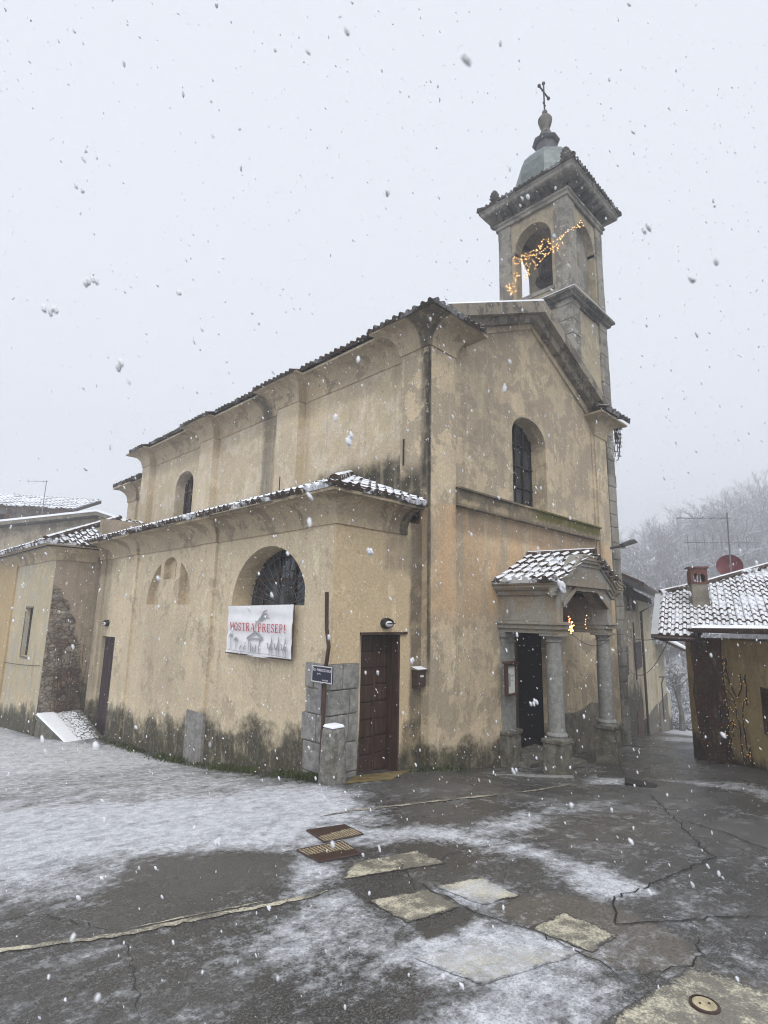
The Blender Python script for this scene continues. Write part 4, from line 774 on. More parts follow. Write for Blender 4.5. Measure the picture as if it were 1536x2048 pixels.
# ================================================ RIGHT HOUSE
RH=empty('right_house',(7.48,-1.65,-.6),'low ochre house with snowy tiled roof and crumbling dark corner on the right','house')
rd=Vector((-.8228,-.5683,0)); ri=Vector((.5683,-.8228,0)); ro=Vector((7.484,-1.648,0))
def fr(u,v,d): p=ro+rd*u+ri*d; return (p.x,p.y,v)
b=MB(); b.wall([(0,-2),(6.5,-2),(6.5,2.12),(0,2.02)],[([(3.62,.55),(4.7,.55),(4.7,1.28),(3.62,1.28)],.12)],fr,thick=4.5); b.build('wall',M['rwall'],RH)
b=MB(); pl=[(.42,-1.5),(2.15,-1.5),(2.05,-.2),(2.12,.4),(2.0,1.2),(2.08,2.06),(.50,2.03),(.38,1.7),(.5,1.2),(.35,.8),(.48,.3),(.62,-.2)]
b.prism(pl,fr,-.03,.05); b.build('exposed_rubble',M['rubble'],RH)
b=MB(); b.prism([(3.6,.53),(4.72,.53),(4.72,.6),(3.6,.6)],fr,-.03,.1); b.prism([(3.6,1.23),(4.72,1.23),(4.72,1.3),(3.6,1.3)],fr,-.03,.1); b.prism([(3.6,.605),(3.66,.605),(3.66,1.225),(3.6,1.225)],fr,-.03,.1); wf=b.build('panel_frame',M['post'],RH)
b=MB(); b.face([(3.6,.55),(4.72,.55),(4.72,1.3),(3.6,1.3)],fr,.08); b.build('panel',M['alley'],wf)
E0=Vector((5.874,-1.6135,2.0625)); re=Vector((.2588,-.9659,0)); rv=Vector((.88242,.23644,.40674))
RFp=[(0,0),(.72,0),(.74,.56),(2.03,.50),(5.2,.50),(7.2,8.0),(2.46,4.35),(1.06,3.17),(-.03,2.41)]
b=MB(); tiles(b,E0,re,rv,RFp,cw=.152,cl=.30,rh=.050)
# cap tiles on the top edge
q=lambda u,v,h=.05:tuple(E0+re*u+rv*v+Vector((-.39,-.1,.91))*h)
ridge(b,[q(-.03,2.41),q(1.06,3.17),q(2.46,4.35),q(7.2,8.0)],.085,.38)
nb=Vector((-.39,-.1,.91))
b.quad(q(0,.0,-.02),q(.74,.0,-.02),q(.74,.56,-.02),q(5.2,.5,-.02),q(7.2,8,-.02),q(-.03,2.41,-.02))
# narrow lower strip above the wall
k0=Vector(q(.74,.50,.0)); k1=Vector(q(5.2,.50,.0)); w0=Vector(fr(1.0,2.2,-.32)); w1=Vector(fr(7.2,2.30,-.32))
RFo=b.build('roof',M['tile_snow'],RH)
b=MB(); n_=64
for i in range(n_):
    t0=i/n_; a=k0.lerp(k1,t0)+Vector((0,0,.03)); c=w0.lerp(w1,t0)+Vector((0,0,0)); b.tube([c,a],[.05,.045],8)
b.quad(tuple(k0),tuple(k1),tuple(w1),tuple(w0)); b.build('eaves_strip',M['tile_snow'],RH)
b=MB(); b.tube([q(-.10,-.03,-.02),q(.80,-.03,-.04)],.045,8); b.tube([q(-.08,-.02,-.0),q(-.12,2.4,.0)],.02,6); b.build('gutter',M['brown_metal'],RH)
b=MB(); b.hull8([q(-.02,0,-.06),q(-.16,.0,-.06),q(-.16,2.4,-.06),q(-.02,2.4,-.06)],[q(-.02,0,.05),q(-.16,.0,.04),q(-.16,2.4,.04),q(-.02,2.4,.05)]); b.build('verge_flashing',M['copper'],RH)
b=MB(); b.hull8([q(.0,.02,-.12),q(.72,.02,-.12),q(1.5,2.9,-.12),q(.0,2.3,-.12)],[q(.0,.02,-.05),q(.72,.02,-.05),q(1.5,2.9,-.05),q(.0,2.3,-.05)]); b.build('roof_boards',M['post'],RH)
# chimney with two arched openings
cc=Vector((7.66,-1.98,0)); ce=Vector((.5,-.866,0)); cn=Vector((.866,.5,0))
def fc(u,v,d): u*=.78; d*=.78; v=2.95+(v-2.95)*.92; p=cc+ce*u+cn*d; return (p.x,p.y,v)
b=MB(); b.hull8([fc(-.24,2.7,-.22),fc(.24,2.7,-.22),fc(.24,2.7,.22),fc(-.24,2.7,.22)],[fc(-.22,3.30,-.2),fc(.22,3.30,-.2),fc(.22,3.30,.2),fc(-.22,3.30,.2)]); CHs=b.build('chimney',M['dado'],RH)
b=MB()
for d in (-.22,.16):
    b.wall([(-.23,3.302),(.23,3.302),(.23,3.70),(-.23,3.70)],[(arch(-.16,-.02,3.36,3.50,3.57,6),.06),(arch(.02,.16,3.36,3.50,3.57,6),.06)],lambda u,v,dd,d=d:fc(u,v,d+dd),thick=.06)
b.hull8([fc(-.23,3.302,-.158),fc(-.19,3.302,-.158),fc(-.19,3.302,.158),fc(-.23,3.302,.158)],[fc(-.23,3.7,-.158),fc(-.19,3.7,-.158),fc(-.19,3.7,.158),fc(-.23,3.7,.158)])
b.hull8([fc(.19,3.302,-.158),fc(.23,3.302,-.158),fc(.23,3.302,.158),fc(.19,3.302,.158)],[fc(.19,3.7,-.158),fc(.23,3.7,-.158),fc(.23,3.7,.158),fc(.19,3.7,.158)])
b.hull8([fc(-.27,3.703,-.26),fc(.27,3.703,-.26),fc(.27,3.703,.26),fc(-.27,3.703,.26)],[fc(-.27,3.75,-.26),fc(.27,3.75,-.26),fc(.27,3.75,.26),fc(-.27,3.75,.26)])
b.build('brick_chimney_head',M['brick'],CHs)
antenna('roof_antenna',(9.7,-2.24,3.5),1.75,'bent aerial with comb arms above the snowy roof on the right',[(.92,-1.3,.1,5,.16,0),(.55,-1.1,.8,9,.22,1)],rot=-.9,lean=(-.25,-.1))
DS=empty('satellite_dish',(9.7,-2.2,3.6),'round red brown satellite dish behind the roof edge below the aerial','satellite dish')
b=MB(); dc=Vector((9.72,-2.22,3.86)); dn=Vector((-.93,-.2,.25)).normalized(); da=dn.cross(Vector((0,0,1))).normalized(); db=da.cross(dn)
vs=[];R_=.30
for r,dp in ((.02,.07),(.15,.055),(.25,.02),(.30,0),(.31,-.01),(.30,.012),(.15,.075)):
    for j in range(24): t=2*PI*j/24; vs.append(tuple(dc-dn*dp*1.2+da*(r*math.cos(t))+db*(r*1.02*math.sin(t))))
b.add(vs,[(i*24+j,i*24+(j+1)%24,(i+1)*24+(j+1)%24,(i+1)*24+j) for i in range(6) for j in range(24)]+[tuple(range(24))]); b.build('reflector',M['rust'],DS)
b=MB(); b.tube([dc-dn*.05,dc-dn*.2,(9.72,-2.22,3.4)],.02,6); b.build('bracket',M['steel'],DS)
deer=[[(2.25,1.71),(2.16,1.44),(2.19,1.16),(2.23,.95),(2.28,.7),(2.22,.4),(2.16,.04),(2.05,-.16)],[(2.39,1.7),(2.36,1.44),(2.46,1.23),(2.64,1.06),(2.73,.99)],[(2.26,1.12),(2.47,1.03),(2.61,.93),(2.63,.76),(2.65,.62),(2.75,.5),(2.72,.25),(2.73,.05),(2.79,-.10)],[(2.94,1.45),(2.96,1.32),(2.96,1.2),(2.79,1.04),(2.67,.98)],[(3.17,1.46),(3.12,1.36),(3.16,1.23),(3.13,1.06),(3.12,.93)],[(3.09,1.02),(2.97,.92),(2.91,.75),(2.89,.55),(2.92,.37),(2.94,.21),(2.96,0),(3.04,-.08)],[(2.12,.85),(1.91,.74),(1.88,.58),(1.89,.37),(2.0,.19),(2.09,.11),(2.24,.03),(2.34,-.12)],[(2.22,.43),(2.44,.55),(2.51,.48),(2.6,.43),(2.49,.5),(2.37,.34),(2.43,.24)],[(2.25,.94),(2.38,.9),(2.58,.92)],[(2.28,.8),(2.4,.73),(2.59,.73)],[(2.96,1.33),(3.12,1.36)],[(2.28,1.68),(2.38,1.55),(2.24,1.4),(2.36,1.3)],[(3.0,.05),(3.08,.2),(3.1,0),(3.16,-.1)],[(2.1,.3),(2.2,.1),(2.3,.2),(2.2,-.1)]]
light_figure('reindeer_light',fr(2.6,-.2,-.06),'reindeer outline of unlit string lights standing against the ochre wall on the right',[[fr(u,v,-.06) for u,v in l] for l in deer],.0075,.075,M['iron'],[M['bulbdim']],jit=.02,wire=.013)
print('houses ok')
# ================================================ GROUND
SN=[ # (value, feather, polygon)
(.70,.5,[(-6.5,14),(-3.03,9.17),(-2.15,7.34),(-2.25,3.45),(-2.42,-.12),(-2.36,-.77),(-2.65,-1.58),(-3.19,-1.7),(-3.9,-1.84),(-4.22,-1.71),(-4.86,-1.32),(-5.53,-1.72),(-6.05,-1.55),(-6.72,-1.13),(-11,1),(-14,8)]),
(.98,.35,[(-6.22,2.02),(-4.56,1.05),(-3.37,.35),(-2.35,-.07),(-2.31,-.63),(-2.96,-1.67),(-3.9,-1.84),(-4.43,-1.4),(-5.02,-.9),(-5.71,-.85),(-6.43,-.4),(-9,1)]),
(.9,.5,[(-9,16),(-3.3,16),(-3.1,9.6),(-2.8,8.9),(-2.3,6.5),(-2.4,4.2),(-4,4.5),(-8,6)]),
(.10,.2,[(-5.65,-2.21),(-5.43,-1.76),(-5.11,-1.39),(-4.88,-1.36),(-4.52,-1.5),(-4.23,-1.73),(-4.24,-1.93),(-4.66,-2.19),(-4.84,-2.37),(-5.07,-2.58),(-5.38,-2.47)]),
(.30,.35,[(-7.9,-1.0),(-6.72,-1.35),(-6.05,-1.70),(-5.86,-1.9),(-5.62,-2.42),(-5.05,-2.6),(-4.9,-2.65),(-5.17,-2.92),(-5.34,-3.12),(-5.32,-3.58),(-5.31,-4.08),(-6.2,-4.6),(-9,-4.0)]),
(.62,.25,[(-5.08,-2.84),(-4.81,-2.72),(-4.16,-2.79),(-4.37,-3.43),(-4.45,-3.78),(-4.77,-3.71),(-4.99,-3.48),(-5.22,-3.45),(-5.29,-3.18)]),
(.82,.15,[(-4.47,-2.37),(-4.05,-2.04),(-3.97,-2.51),(-4.15,-2.67),(-4.52,-2.68)]),
(.85,.2,[(-3.36,-1.3),(-3.03,-1.95),(-2.44,-2.35),(-2.51,-2.75),(-2.39,-3.3),(-2.49,-3.88),(-2.74,-4.31),(-2.94,-4.19),(-2.93,-3.88),(-2.72,-3.35),(-2.78,-2.78),(-3.16,-2.34),(-3.58,-2.14),(-3.67,-1.69)]),
(.66,.25,[(-2.01,-2.46),(-1.61,-2.38),(-1.12,-2.58),(-.41,-2.71),(.03,-2.88),(-1.28,-2.79),(-1.81,-3.08),(-2.22,-3.),(-2.51,-2.75),(-2.51,-2.61)]),
(.85,.15,[(-2.85,-3.89),(-2.53,-4.05),(-2.69,-4.29),(-3.,-4.24),(-3.07,-4.06)]),
(.80,.16,[(-4.02,-3.58),(-3.83,-4.04),(-3.86,-4.43),(-3.9,-4.53),(-4.1,-4.54),(-4.17,-4.77),(-4.45,-4.75),(-4.94,-4.44),(-5.04,-4.16),(-4.56,-4.19),(-4.57,-3.77),(-4.22,-3.67)]),
(.9,.12,[(-3.80,-3.22),(-3.35,-3.36),(-3.45,-3.74),(-3.80,-3.65)]),
(.95,.15,[(-4.62,-3.72),(-4.18,-3.85),(-3.90,-4.30),(-4.24,-4.12),(-4.54,-3.98)]),
(-.1,.0,[(-4.17,-2.76),(-3.83,-2.85),(-3.8,-3.22),(-4.26,-3.07)]),
(-.1,.0,[(-4.31,-3.48),(-3.88,-3.57),(-3.93,-3.67),(-4.36,-3.7)]),
(.8,.3,[(2.53,-1.46),(2.9,-1.91),(2.32,-2.38),(1.71,-1.84)]),
(.62,.15,[(2.85,-2.34),(2.48,-3.71),(1.84,-4.17),(2.2,-4.4),(3.2,-3.6),(3.0,-2.3)]),
(.55,.25,[(.9,-.45),(2.0,-.55),(2.0,-.9),(.9,-.7)]),(.7,.3,[(9.5,-1.2),(12,-.9),(12,-.3),(9.3,-.5)]),(.75,.4,[(14,.2),(18,1.0),(17.5,2.2),(13.6,1.2)]),
(1.2,1.5,[(22,2.4),(24,5.5),(31,7),(60,20),(70,-10),(26,-1)]),
(.9,1.,[(-3.4,16),(-3.2,10.2),(-2,30),(30,60),(-60,60),(-60,-4),(-12,2)]),
]
TN=[(1.,.08,[(-3.8,-3.7),(-3.32,-3.82),(-3.1,-4.15),(-3.33,-4.78),(-3.54,-4.89),(-3.75,-4.78),(-3.9,-4.5),(-3.86,-4.02)]),
(.8,.1,[(-3.6,-4.95),(-4.3,-5.0),(-4.9,-5.3),(-3.4,-5.6)]),(.35,.3,[(-2.2,-2.8),(-1.,-2.8),(.2,-3.3),(-1.2,-4.),(-2.2,-3.9)])]
def sdist(x,y,poly):
    d=np.full(x.shape,1e9); ins=np.zeros(x.shape,bool); n=len(poly)
    for i in range(n):
        ax,ay=poly[i]; bx,by=poly[(i+1)%n]; ex,ey=bx-ax,by-ay
        t=np.clip(((x-ax)*ex+(y-ay)*ey)/(ex*ex+ey*ey),0,1); d=np.minimum(d,np.hypot(x-ax-t*ex,y-ay-t*ey))
        c=((ay>y)!=(by>y))&(x<(bx-ax)*(y-ay)/((by-ay) if abs(by-ay)>1e-9 else 1e-9)+ax); ins^=c
    return np.where(ins,d,-d)
def wob(x,y,s,seed=0):
    return (np.sin(x*s+seed)*np.cos(y*s*1.3+seed*2)+.6*np.sin(x*s*2.3+y*s*1.9+seed)+.4*np.cos(x*s*4.1-y*s*3.7+seed*3))/2
def field(x,y,L,base,seed=1,soft=False):
    v=np.full(x.shape,base); xw=x+.06*wob(x,y,4.,seed)+.02*wob(x,y,15,seed); yw=y+.06*wob(y,x,4.,seed+3)+.02*wob(y,x,15,seed)
    for val,f,p in L:
        k=sstep(-f*.9-.04,f*.9+.04,sdist(xw,yw,p)) if soft else sstep(-f*.5,f*.5,sdist(xw,yw,p)); v=v*(1-k)+val*k
    return v
def snowf(x,y):
    base=.27+.14*wob(x,y,1.1,2.)
    v=field(x,y,SN,base,soft=True)
    near=1-sstep(.0,.30,sdist(x,y,[(-1.95,.1),(-1.95,10),(6,10),(6,.1)])*-1)   # bare strip where the aisle wall shelters the ground
    return np.clip(v-near*.8*(y>0),-.2,1.3)
def setattr_(me,name,vals):
    a=me.attributes.new(name,'FLOAT','POINT'); a.data.foreach_set('value',np.asarray(vals,dtype=np.float32))
def axis(lo,a,b_,hi,d,g=1.13):
    c=list(np.arange(a,b_,d)); s_=d; v=c[-1]
    while v<hi: s_*=g; v+=s_; c.append(v)
    s_=d; v=c[0]; l=[]
    while v>lo: s_*=g; v-=s_; l.append(v)
    return np.array(l[::-1]+c)
xs=axis(-700,-8.2,4.6,900,.055); ys=axis(-700,-6.2,4.6,900,.055)
X_,Y_=np.meshgrid(xs,ys,indexing='ij'); x=X_.ravel(); y=Y_.ravel(); z=gz(x,y)
nx,ny=len(xs),len(ys); me=bpy.data.meshes.new('ground'); I=np.arange(nx*ny).reshape(nx,ny)
F_=np.stack([I[:-1,:-1],I[1:,:-1],I[1:,1:],I[:-1,1:]],-1).reshape(-1,4)
micro=.006*wob(x,y,2.1,5)
me.from_pydata(np.c_[x,y,z+0*micro].tolist(),[],F_.tolist()); me.polygons.foreach_set('use_smooth',[True]*len(F_)); me.materials.append(M['ground'])
setattr_(me,'snow',snowf(x,y)); setattr_(me,'tone',field(x,y,TN,0.))
G_=bpy.data.objects.new('ground',me); COL.objects.link(G_); G_['kind']='structure'
def sheet(name,quad,mat,dz=.004,nu=10,nv=10,tone=None,kind='structure',snowk=1.):
    a,b_,c,d=[np.array(q,float) for q in quad]; V=[];
    for i in range(nu+1):
        for j in range(nv+1):
            u,v=i/nu,j/nv; V.append((a*(1-u)+b_*u)*(1-v)+(d*(1-u)+c*u)*v)
    V=np.array(V); V+= (.012*np.stack([wob(V[:,0],V[:,1],23,1),wob(V[:,1],V[:,0],23,2)],-1)); z=gz(V[:,0],V[:,1])+dz; I=np.arange((nu+1)*(nv+1)).reshape(nu+1,nv+1)
    F=np.stack([I[:-1,:-1],I[1:,:-1],I[1:,1:],I[:-1,1:]],-1).reshape(-1,4)
    me=bpy.data.meshes.new(name); me.from_pydata(np.c_[V,z].tolist(),[],F.tolist()); me.materials.append(mat); me.polygons.foreach_set('use_smooth',[True]*len(F))
    setattr_(me,'snow',snowf(V[:,0],V[:,1])*snowk); setattr_(me,'tone',np.zeros(len(V)))
    uu,vv=np.meshgrid(np.linspace(0,1,nu+1),np.linspace(0,1,nv+1),indexing='ij'); setattr_(me,'edge',(np.minimum(np.minimum(uu,1-uu),np.minimum(vv,1-vv))*.45).ravel())
    o=bpy.data.objects.new(name,me); COL.objects.link(o)
    if kind: o['kind']=kind
    return o
PQ=[([(-4.15,-2.68),(-3.86,-2.48),(-3.26,-2.64),(-3.31,-3.0)],.25),([(-4.26,-3.07),(-3.81,-3.23),(-3.88,-3.57),(-4.31,-3.48)],.25),([(-3.75,-3.22),(-3.35,-3.36),(-3.45,-3.74),(-3.76,-3.65)],.8),([(-3.83,-4.03),(-3.47,-4.08),(-3.53,-4.45),(-3.84,-4.43)],.3),([(-4.59,-3.78),(-4.18,-3.89),(-3.86,-4.4),(-4.54,-4.19)],.8),([(-4.5,-4.72),(-3.58,-4.86),(-3.59,-5.33),(-4.25,-5.4)],.3)]
for q_,k_ in PQ: sheet('crossing_stripe',q_,M['paint'],nu=24,nv=24,snowk=k_)
def ribbon(name,pts,w,mat,dz=.005,jit=.01,tap=True,snowk=.4,seg=.05):
    P=[np.array(p,float) for p in pts]; Q=[]
    for a,c in zip(P,P[1:]):
        n=max(1,int(np.hypot(*(c-a))/seg)); Q+=[a+(c-a)*i/n for i in range(n)]
    Q.append(P[-1]); Q=np.array(Q); n=len(Q); Q[1:-1]+=np.random.randn(n-2,2)*jit
    V=[];
    for i in range(n):
        d=Q[min(i+1,n-1)]-Q[max(i-1,0)]; d/=np.hypot(*d)+1e-9; nr=np.array([-d[1],d[0]]); ww=w*(random.uniform(.6,1.25)); 
        if tap: ww*=min(1,min(i,n-1-i)/4+.15)
        V+=[Q[i]-nr*ww/2,Q[i]+nr*ww/2]
    V=np.array(V); z=gz(V[:,0],V[:,1])+dz
    me=bpy.data.meshes.new(name); me.from_pydata(np.c_[V,z].tolist(),[],[(2*i,2*i+1,2*i+3,2*i+2) for i in range(n-1)]); me.materials.append(mat)
    setattr_(me,'snow',snowf(V[:,0],V[:,1])*snowk); setattr_(me,'tone',np.zeros(len(V))); setattr_(me,'edge',np.full(len(V),.03))
    o=bpy.data.objects.new(name,me); COL.objects.link(o); o['kind']='structure'; return o
ribbon('road_line',[(-6.9,-1.85),(-6.28,-2.11),(-6.16,-2.15),(-5.9,-2.28),(-5.61,-2.43),(-5.33,-2.5),(-5.04,-2.59),(-4.77,-2.68),(-4.5,-2.76),(-4.33,-2.77)],.05,M['paint'],.006,.006)
ribbon('road_line',[(-5.55,-2.38),(-5.33,-2.44),(-5.04,-2.53),(-4.77,-2.61)],.02,M['paint'],.006,.006)
ribbon('road_line',[(-3.24,-1.29),(-2.85,-1.32),(-2.29,-1.52),(-1.59,-1.68),(-.78,-1.83),(.14,-1.87),(1.46,-1.72)],.055,M['paint'],.006,.008)
ribbon('road_line',[(-7.0,.10),(-6.4,.02),(-6.0,-.10)],.04,M['paint'],.006,.006)
M['crack']=simple('dark_asphalt_crack',(.022,.022,.02),.8,.2,20,bump=0)
for p,w_ in (([(1.22,-2.92),(-.31,-3.74),(-1.34,-4.29),(-1.5,-4.43),(-2.21,-4.34),(-3.04,-4.21),(-3.4,-4.38),(-2.94,-4.72),(-2.58,-5.01)],.022),([(-.27,-3.77),(-.58,-4.32),(-.9,-4.69)],.022),([(-3.78,-3.03),(-3.89,-3.72),(-3.86,-4.06),(-3.9,-4.5),(-3.99,-4.64)],.016),([(-5.61,-2.43),(-5.7,-2.78),(-5.79,-3.07),(-5.86,-3.3)],.008),([(-6.6,-1.45),(-6.07,-1.71),(-5.86,-1.83),(-5.71,-2.19),(-5.6,-2.4)],.012),([(-3.9,-3.2),(-3.78,-3.03),(-3.62,-2.8),(-3.55,-2.62)],.012),([(-3.4,-2.9),(-2.9,-2.9),(-2.0,-3.3),(-1.34,-4.29)],.01),([(2.6,-1.2),(1.4,-2.6),(1.22,-2.92)],.02),([(-4.0,-4.62),(-3.75,-4.78),(-3.54,-4.89),(-3.2,-4.78)],.014)):
    ribbon('asphalt_crack',p,w_*.55,M['crack'],.007,.014,snowk=0)
# covers
def cover(label,quad,half):
    a,b_,c,d=[Vector(q+(g1(*q),)) for q in quad]; ctr=(a+b_+c+d)/4; K=empty('manhole_cover',tuple(ctr),label,'manhole cover','square iron covers at the kerb of the crossing')
    b=MB(); up=Vector((0,0,.006)); dn=Vector((0,0,-.03)); b.hull8([tuple(p+dn) for p in (a,b_,c,d)],[tuple(p+up) for p in (a,b_,c,d)]); b.build('plate',M['cover'],K)
    b=MB(); n=13
    for i in range(n):
        for j in range(n):
            u=(i+.5)/n; v=(j+.5)/n
            if not half(u,v): continue
            p=(a*(1-u)+b_*u)*(1-v)+(d*(1-u)+c*u)*v; s_=.011
            e=(b_-a).normalized()*s_; f=(d-a).normalized()*s_*.55
            if (i+j)%2: e,f=(b_-a).normalized()*s_*.55,(d-a).normalized()*s_
            b.hull8([tuple(p-e-f+up),tuple(p+e-f+up),tuple(p+e+f+up),tuple(p-e+f+up)],[tuple(p-e-f+up*1.5),tuple(p+e-f+up*1.5),tuple(p+e+f+up*1.5),tuple(p-e+f+up*1.5)])
    b.build('raised_studs',M['worn'],K)['kind']='stuff'
    b=MB(); P4=[a,b_,c,d]
    for i in range(4): b.tube([P4[i]+up,P4[(i+1)%4]+up],.008,4)
    b.build('rim',M['brown_metal'],K)
cover('rusty square manhole cover nearer the church',[(-3.62,-1.57),(-3.24,-1.68),(-3.31,-2.02),(-3.71,-1.95)],lambda u,v:v>.45+.25*(1-u)-.1)
cover('rusty square manhole cover nearer the painted crossing',[(-4.01,-1.95),(-3.58,-2.04),(-3.67,-2.39),(-4.05,-2.3)],lambda u,v:v<.42+.2*u)
RK=empty('round_cover',(-3.94,-5.02,g1(-3.94,-5.02)),'small round drain cover in the painted stripe at the bottom right','drain cover')
b=MB(); zc=g1(-3.94,-5.02); b.lathe((-3.94,-5.02,zc),[(.001,.0),(.052,.004),(.052,.014),(.001,.016)],20); b.build('lid',M['worn'],RK)
b=MB(); b.lathe((-3.94,-5.02,zc),[(.054,.0),(.066,.004),(.066,.014),(.054,.017)],20,cap=False); b.build('rim',M['brown_metal'],RK)
for dx in (-.015,.015):
    b=MB(); b.lathe((-3.94+dx,-5.02-dx,zc+.0165),[(.006,0),(.006,.001)],8); b.build('hole',M['black'],RK)
# kerb slab by the porch, thresholds
b=MB(); n_=[(1.87,-1.05),(2.05,-.62),(1.5,-.35),(1.25,-.55)]
sheet('doorstep_patch',[(-2.0,-.25),(-1.45,.12),(-.2,.12),(-1.3,-.42)],simple('mossy_ochre_ground',(.16,.12,.05),.9,.4,5),.006,kind='structure')
b=MB(); zz=g1(1.6,-.9); b.hull8([(1.0,-.62,zz-.2),(2.2,-1.35,zz-.25),(2.3,-1.2,zz-.25),(1.1,-.45,zz-.2)],[(1.0,-.62,zz+.05),(2.2,-1.35,zz-.03),(2.3,-1.28,zz-.02),(1.1,-.52,zz+.06)]); tag(rebase(b.build('kerb_stone',M['kerb'],bevel=.02),(1.6,-.9,zz)),'long low stone with thin snow lying before the porch plinth','stone')
zz=g1(2.1,-2.4); b=MB(); b.hull8([(2.34,-2.13,zz-.1),(2.25,-2.66,zz-.1),(1.95,-2.75,zz-.1),(2.05,-2.25,zz-.1)],[(2.34,-2.13,zz+.03),(2.25,-2.66,zz+.05),(1.95,-2.75,zz+.05),(2.05,-2.25,zz+.03)]); tag(rebase(b.build('drain_grate',M['iron'],bevel=.01),(2.1,-2.4,zz)),'dark sunken drain grate on the wet asphalt in front of the right column','drain')
# ================================================ SMALL THINGS BY THE CHURCH
# stone bollard and leaning sign post
zb_=g1(-2.02,-.08)
b=MB(); b.hull8([(-2.20,-.20,zb_-.3),(-1.86,-.20,zb_-.3),(-1.86,.10,zb_-.3),(-2.20,.10,zb_-.3)],[(-2.15,-.16,.90),(-1.90,-.16,.90),(-1.90,.08,.90),(-2.15,.08,.90)]); BO=empty('stone_bollard',(-2.03,-.05,zb_),'worn grey stone bollard with snow cap beside the brown side door','bollard'); b.build('stone',M['plinth2'],BO,bevel=.05)
b=MB(); b.hull8([(-2.14,-.15,.895),(-1.91,-.15,.895),(-1.91,.07,.895),(-2.14,.07,.895)],[(-2.12,-.13,.935),(-1.93,-.13,.935),(-1.93,.05,.935),(-2.12,.05,.935)]); b.build('snow_cap',M['snow'],BO,bevel=.015)
SP=empty('street_sign',(-2.1,.09,.1),'dark blue street name plate on a bent brown post at the granite corner','street sign')
b=MB(); b.tube([(-2.12,.10,-.1),(-2.11,.09,1.0),(-2.10,.10,1.6),(-2.10,.04,1.95),(-2.11,.09,2.2),(-2.11,.115,2.7)],.028,8); b.build('post',M['post'],SP)
b=MB(); b.box(-2.165,-.13,1.47,-2.145,.31,1.69); pq=b.build('name_plate',M['navy'],SP)
b=MB()
for z0,z1,y0,y1 in ((1.47,1.482,-.13,.31),(1.678,1.69,-.13,.31),(1.482,1.678,-.13,-.118),(1.482,1.678,.298,.31)): b.box(-2.168,y0,z0,-2.164,y1,z1)
b.build('white_border',M['white'],pq)
b=MB(); b.tube([(-2.13,.15,1.05),(-2.13,.15,1.4),(-2.13,.13,1.44)],[.03,.03,.012],8); b.build('clamp',M['steel'],SP)
def text_mesh(txt,size,org,ux,uz,mat,name,parent,ext=.002,sx=1.):
    cu=bpy.data.curves.new(name,'FONT'); cu.body=txt; cu.size=size; cu.extrude=ext; cu.resolution_u=3
    to=bpy.data.objects.new('tmp',cu); COL.objects.link(to); dg=bpy.context.evaluated_depsgraph_get(); me=bpy.data.meshes.new_from_object(to.evaluated_get(dg)); bpy.data.objects.remove(to)
    off=base_of(parent); ux=Vector(ux); uz=Vector(uz); nn=ux.cross(uz)
    for v in me.vertices: v.co=Vector(org)+ux*v.co.x*sx+uz*v.co.y+nn*v.co.z-off
    me.materials.clear(); me.materials.append(mat); o=bpy.data.objects.new(name,me); COL.objects.link(o); o.parent=parent; return o
text_mesh('VIA  PARROCCHIALE',.052,(-2.168,.285,1.615),(0,-1,0),(0,0,1),M['white'],'lettering',pq,.001,.80)
text_mesh('gia Via',.03,(-2.168,.19,1.575),(0,-1,0),(0,0,1),M['white'],'lettering',pq,.001)
text_mesh('FRAZIONE',.026,(-2.168,.07,1.495),(0,-1,0),(0,0,1),M['white'],'lettering',pq,.001)
# mail box
MX=empty('letter_box',(-.1,.1,1.4),'small dark letter box on the stained wall right of the side door','letter box')
b=MB(); b.box(-.23,.04,1.27,-.03,.17,1.53); bx=b.build('box',M['brown_metal'],MX,bevel=.008)
b=MB(); b.hull8([(-.25,.02,1.532),(-.01,.02,1.532),(-.01,.17,1.532),(-.25,.17,1.532)],[(-.25,.02,1.545),(-.01,.02,1.545),(-.01,.17,1.58),(-.25,.17,1.58)]); b.build('lid',M['granite_snow'],MX)
b=MB(); b.box(-.17,.034,1.42,-.09,.038,1.45); b.build('slot_plate',M['white'],bx)
def bulkhead(pos,n,lab,r=.10):
    L=empty('wall_lamp',pos,lab,'wall lamp','oval lamps over the doors'); b=MB(); P=Vector(pos); n=Vector(n); a=Vector((0,0,1)).cross(n); 
    def ring(mb,R,Z,d,k=20):
        return [tuple(P+n*d+a*(R*math.cos(2*PI*i/k))+Vector((0,0,1))*(Z*math.sin(2*PI*i/k))) for i in range(k)]
    rs=[(r*1.15,r*.85,0),(r*1.15,r*.85,.05),(r*1.0,r*.7,.09)]; vs=[p for q in rs for p in ring(b,*q)]
    b.add(vs,[(i*20+j,i*20+(j+1)%20,(i+1)*20+(j+1)%20,(i+1)*20+j) for i in range(2) for j in range(20)]); h=b.build('housing',M['iron'],L)
    b=MB(); vs=ring(b,r*.8,r*.5,.085)+ring(b,r*.5,r*.3,.12)+ring(b,.001,.001,.125); b.add([(p[0],p[1],p[2]-.012) for p in vs],[(i*20+j,i*20+(j+1)%20,(i+1)*20+(j+1)%20,(i+1)*20+j) for i in range(2) for j in range(20)]); b.build('glass',M['glass'] if False else M['white'],h)
    b=MB(); b.tube([tuple(P+n*.13+a*(r*.9)),tuple(P+n*.14),tuple(P+n*.13-a*(r*.9))],.008,4); b.build('guard',M['iron'],h)
bulkhead((-.86,.17,2.27),(0,-1,0),'oval black lamp on the wall above the brown side door')
bulkhead((-1.90,9.22,2.05),(-1,0,0),'oval black lamp above the narrow far door of the aisle')
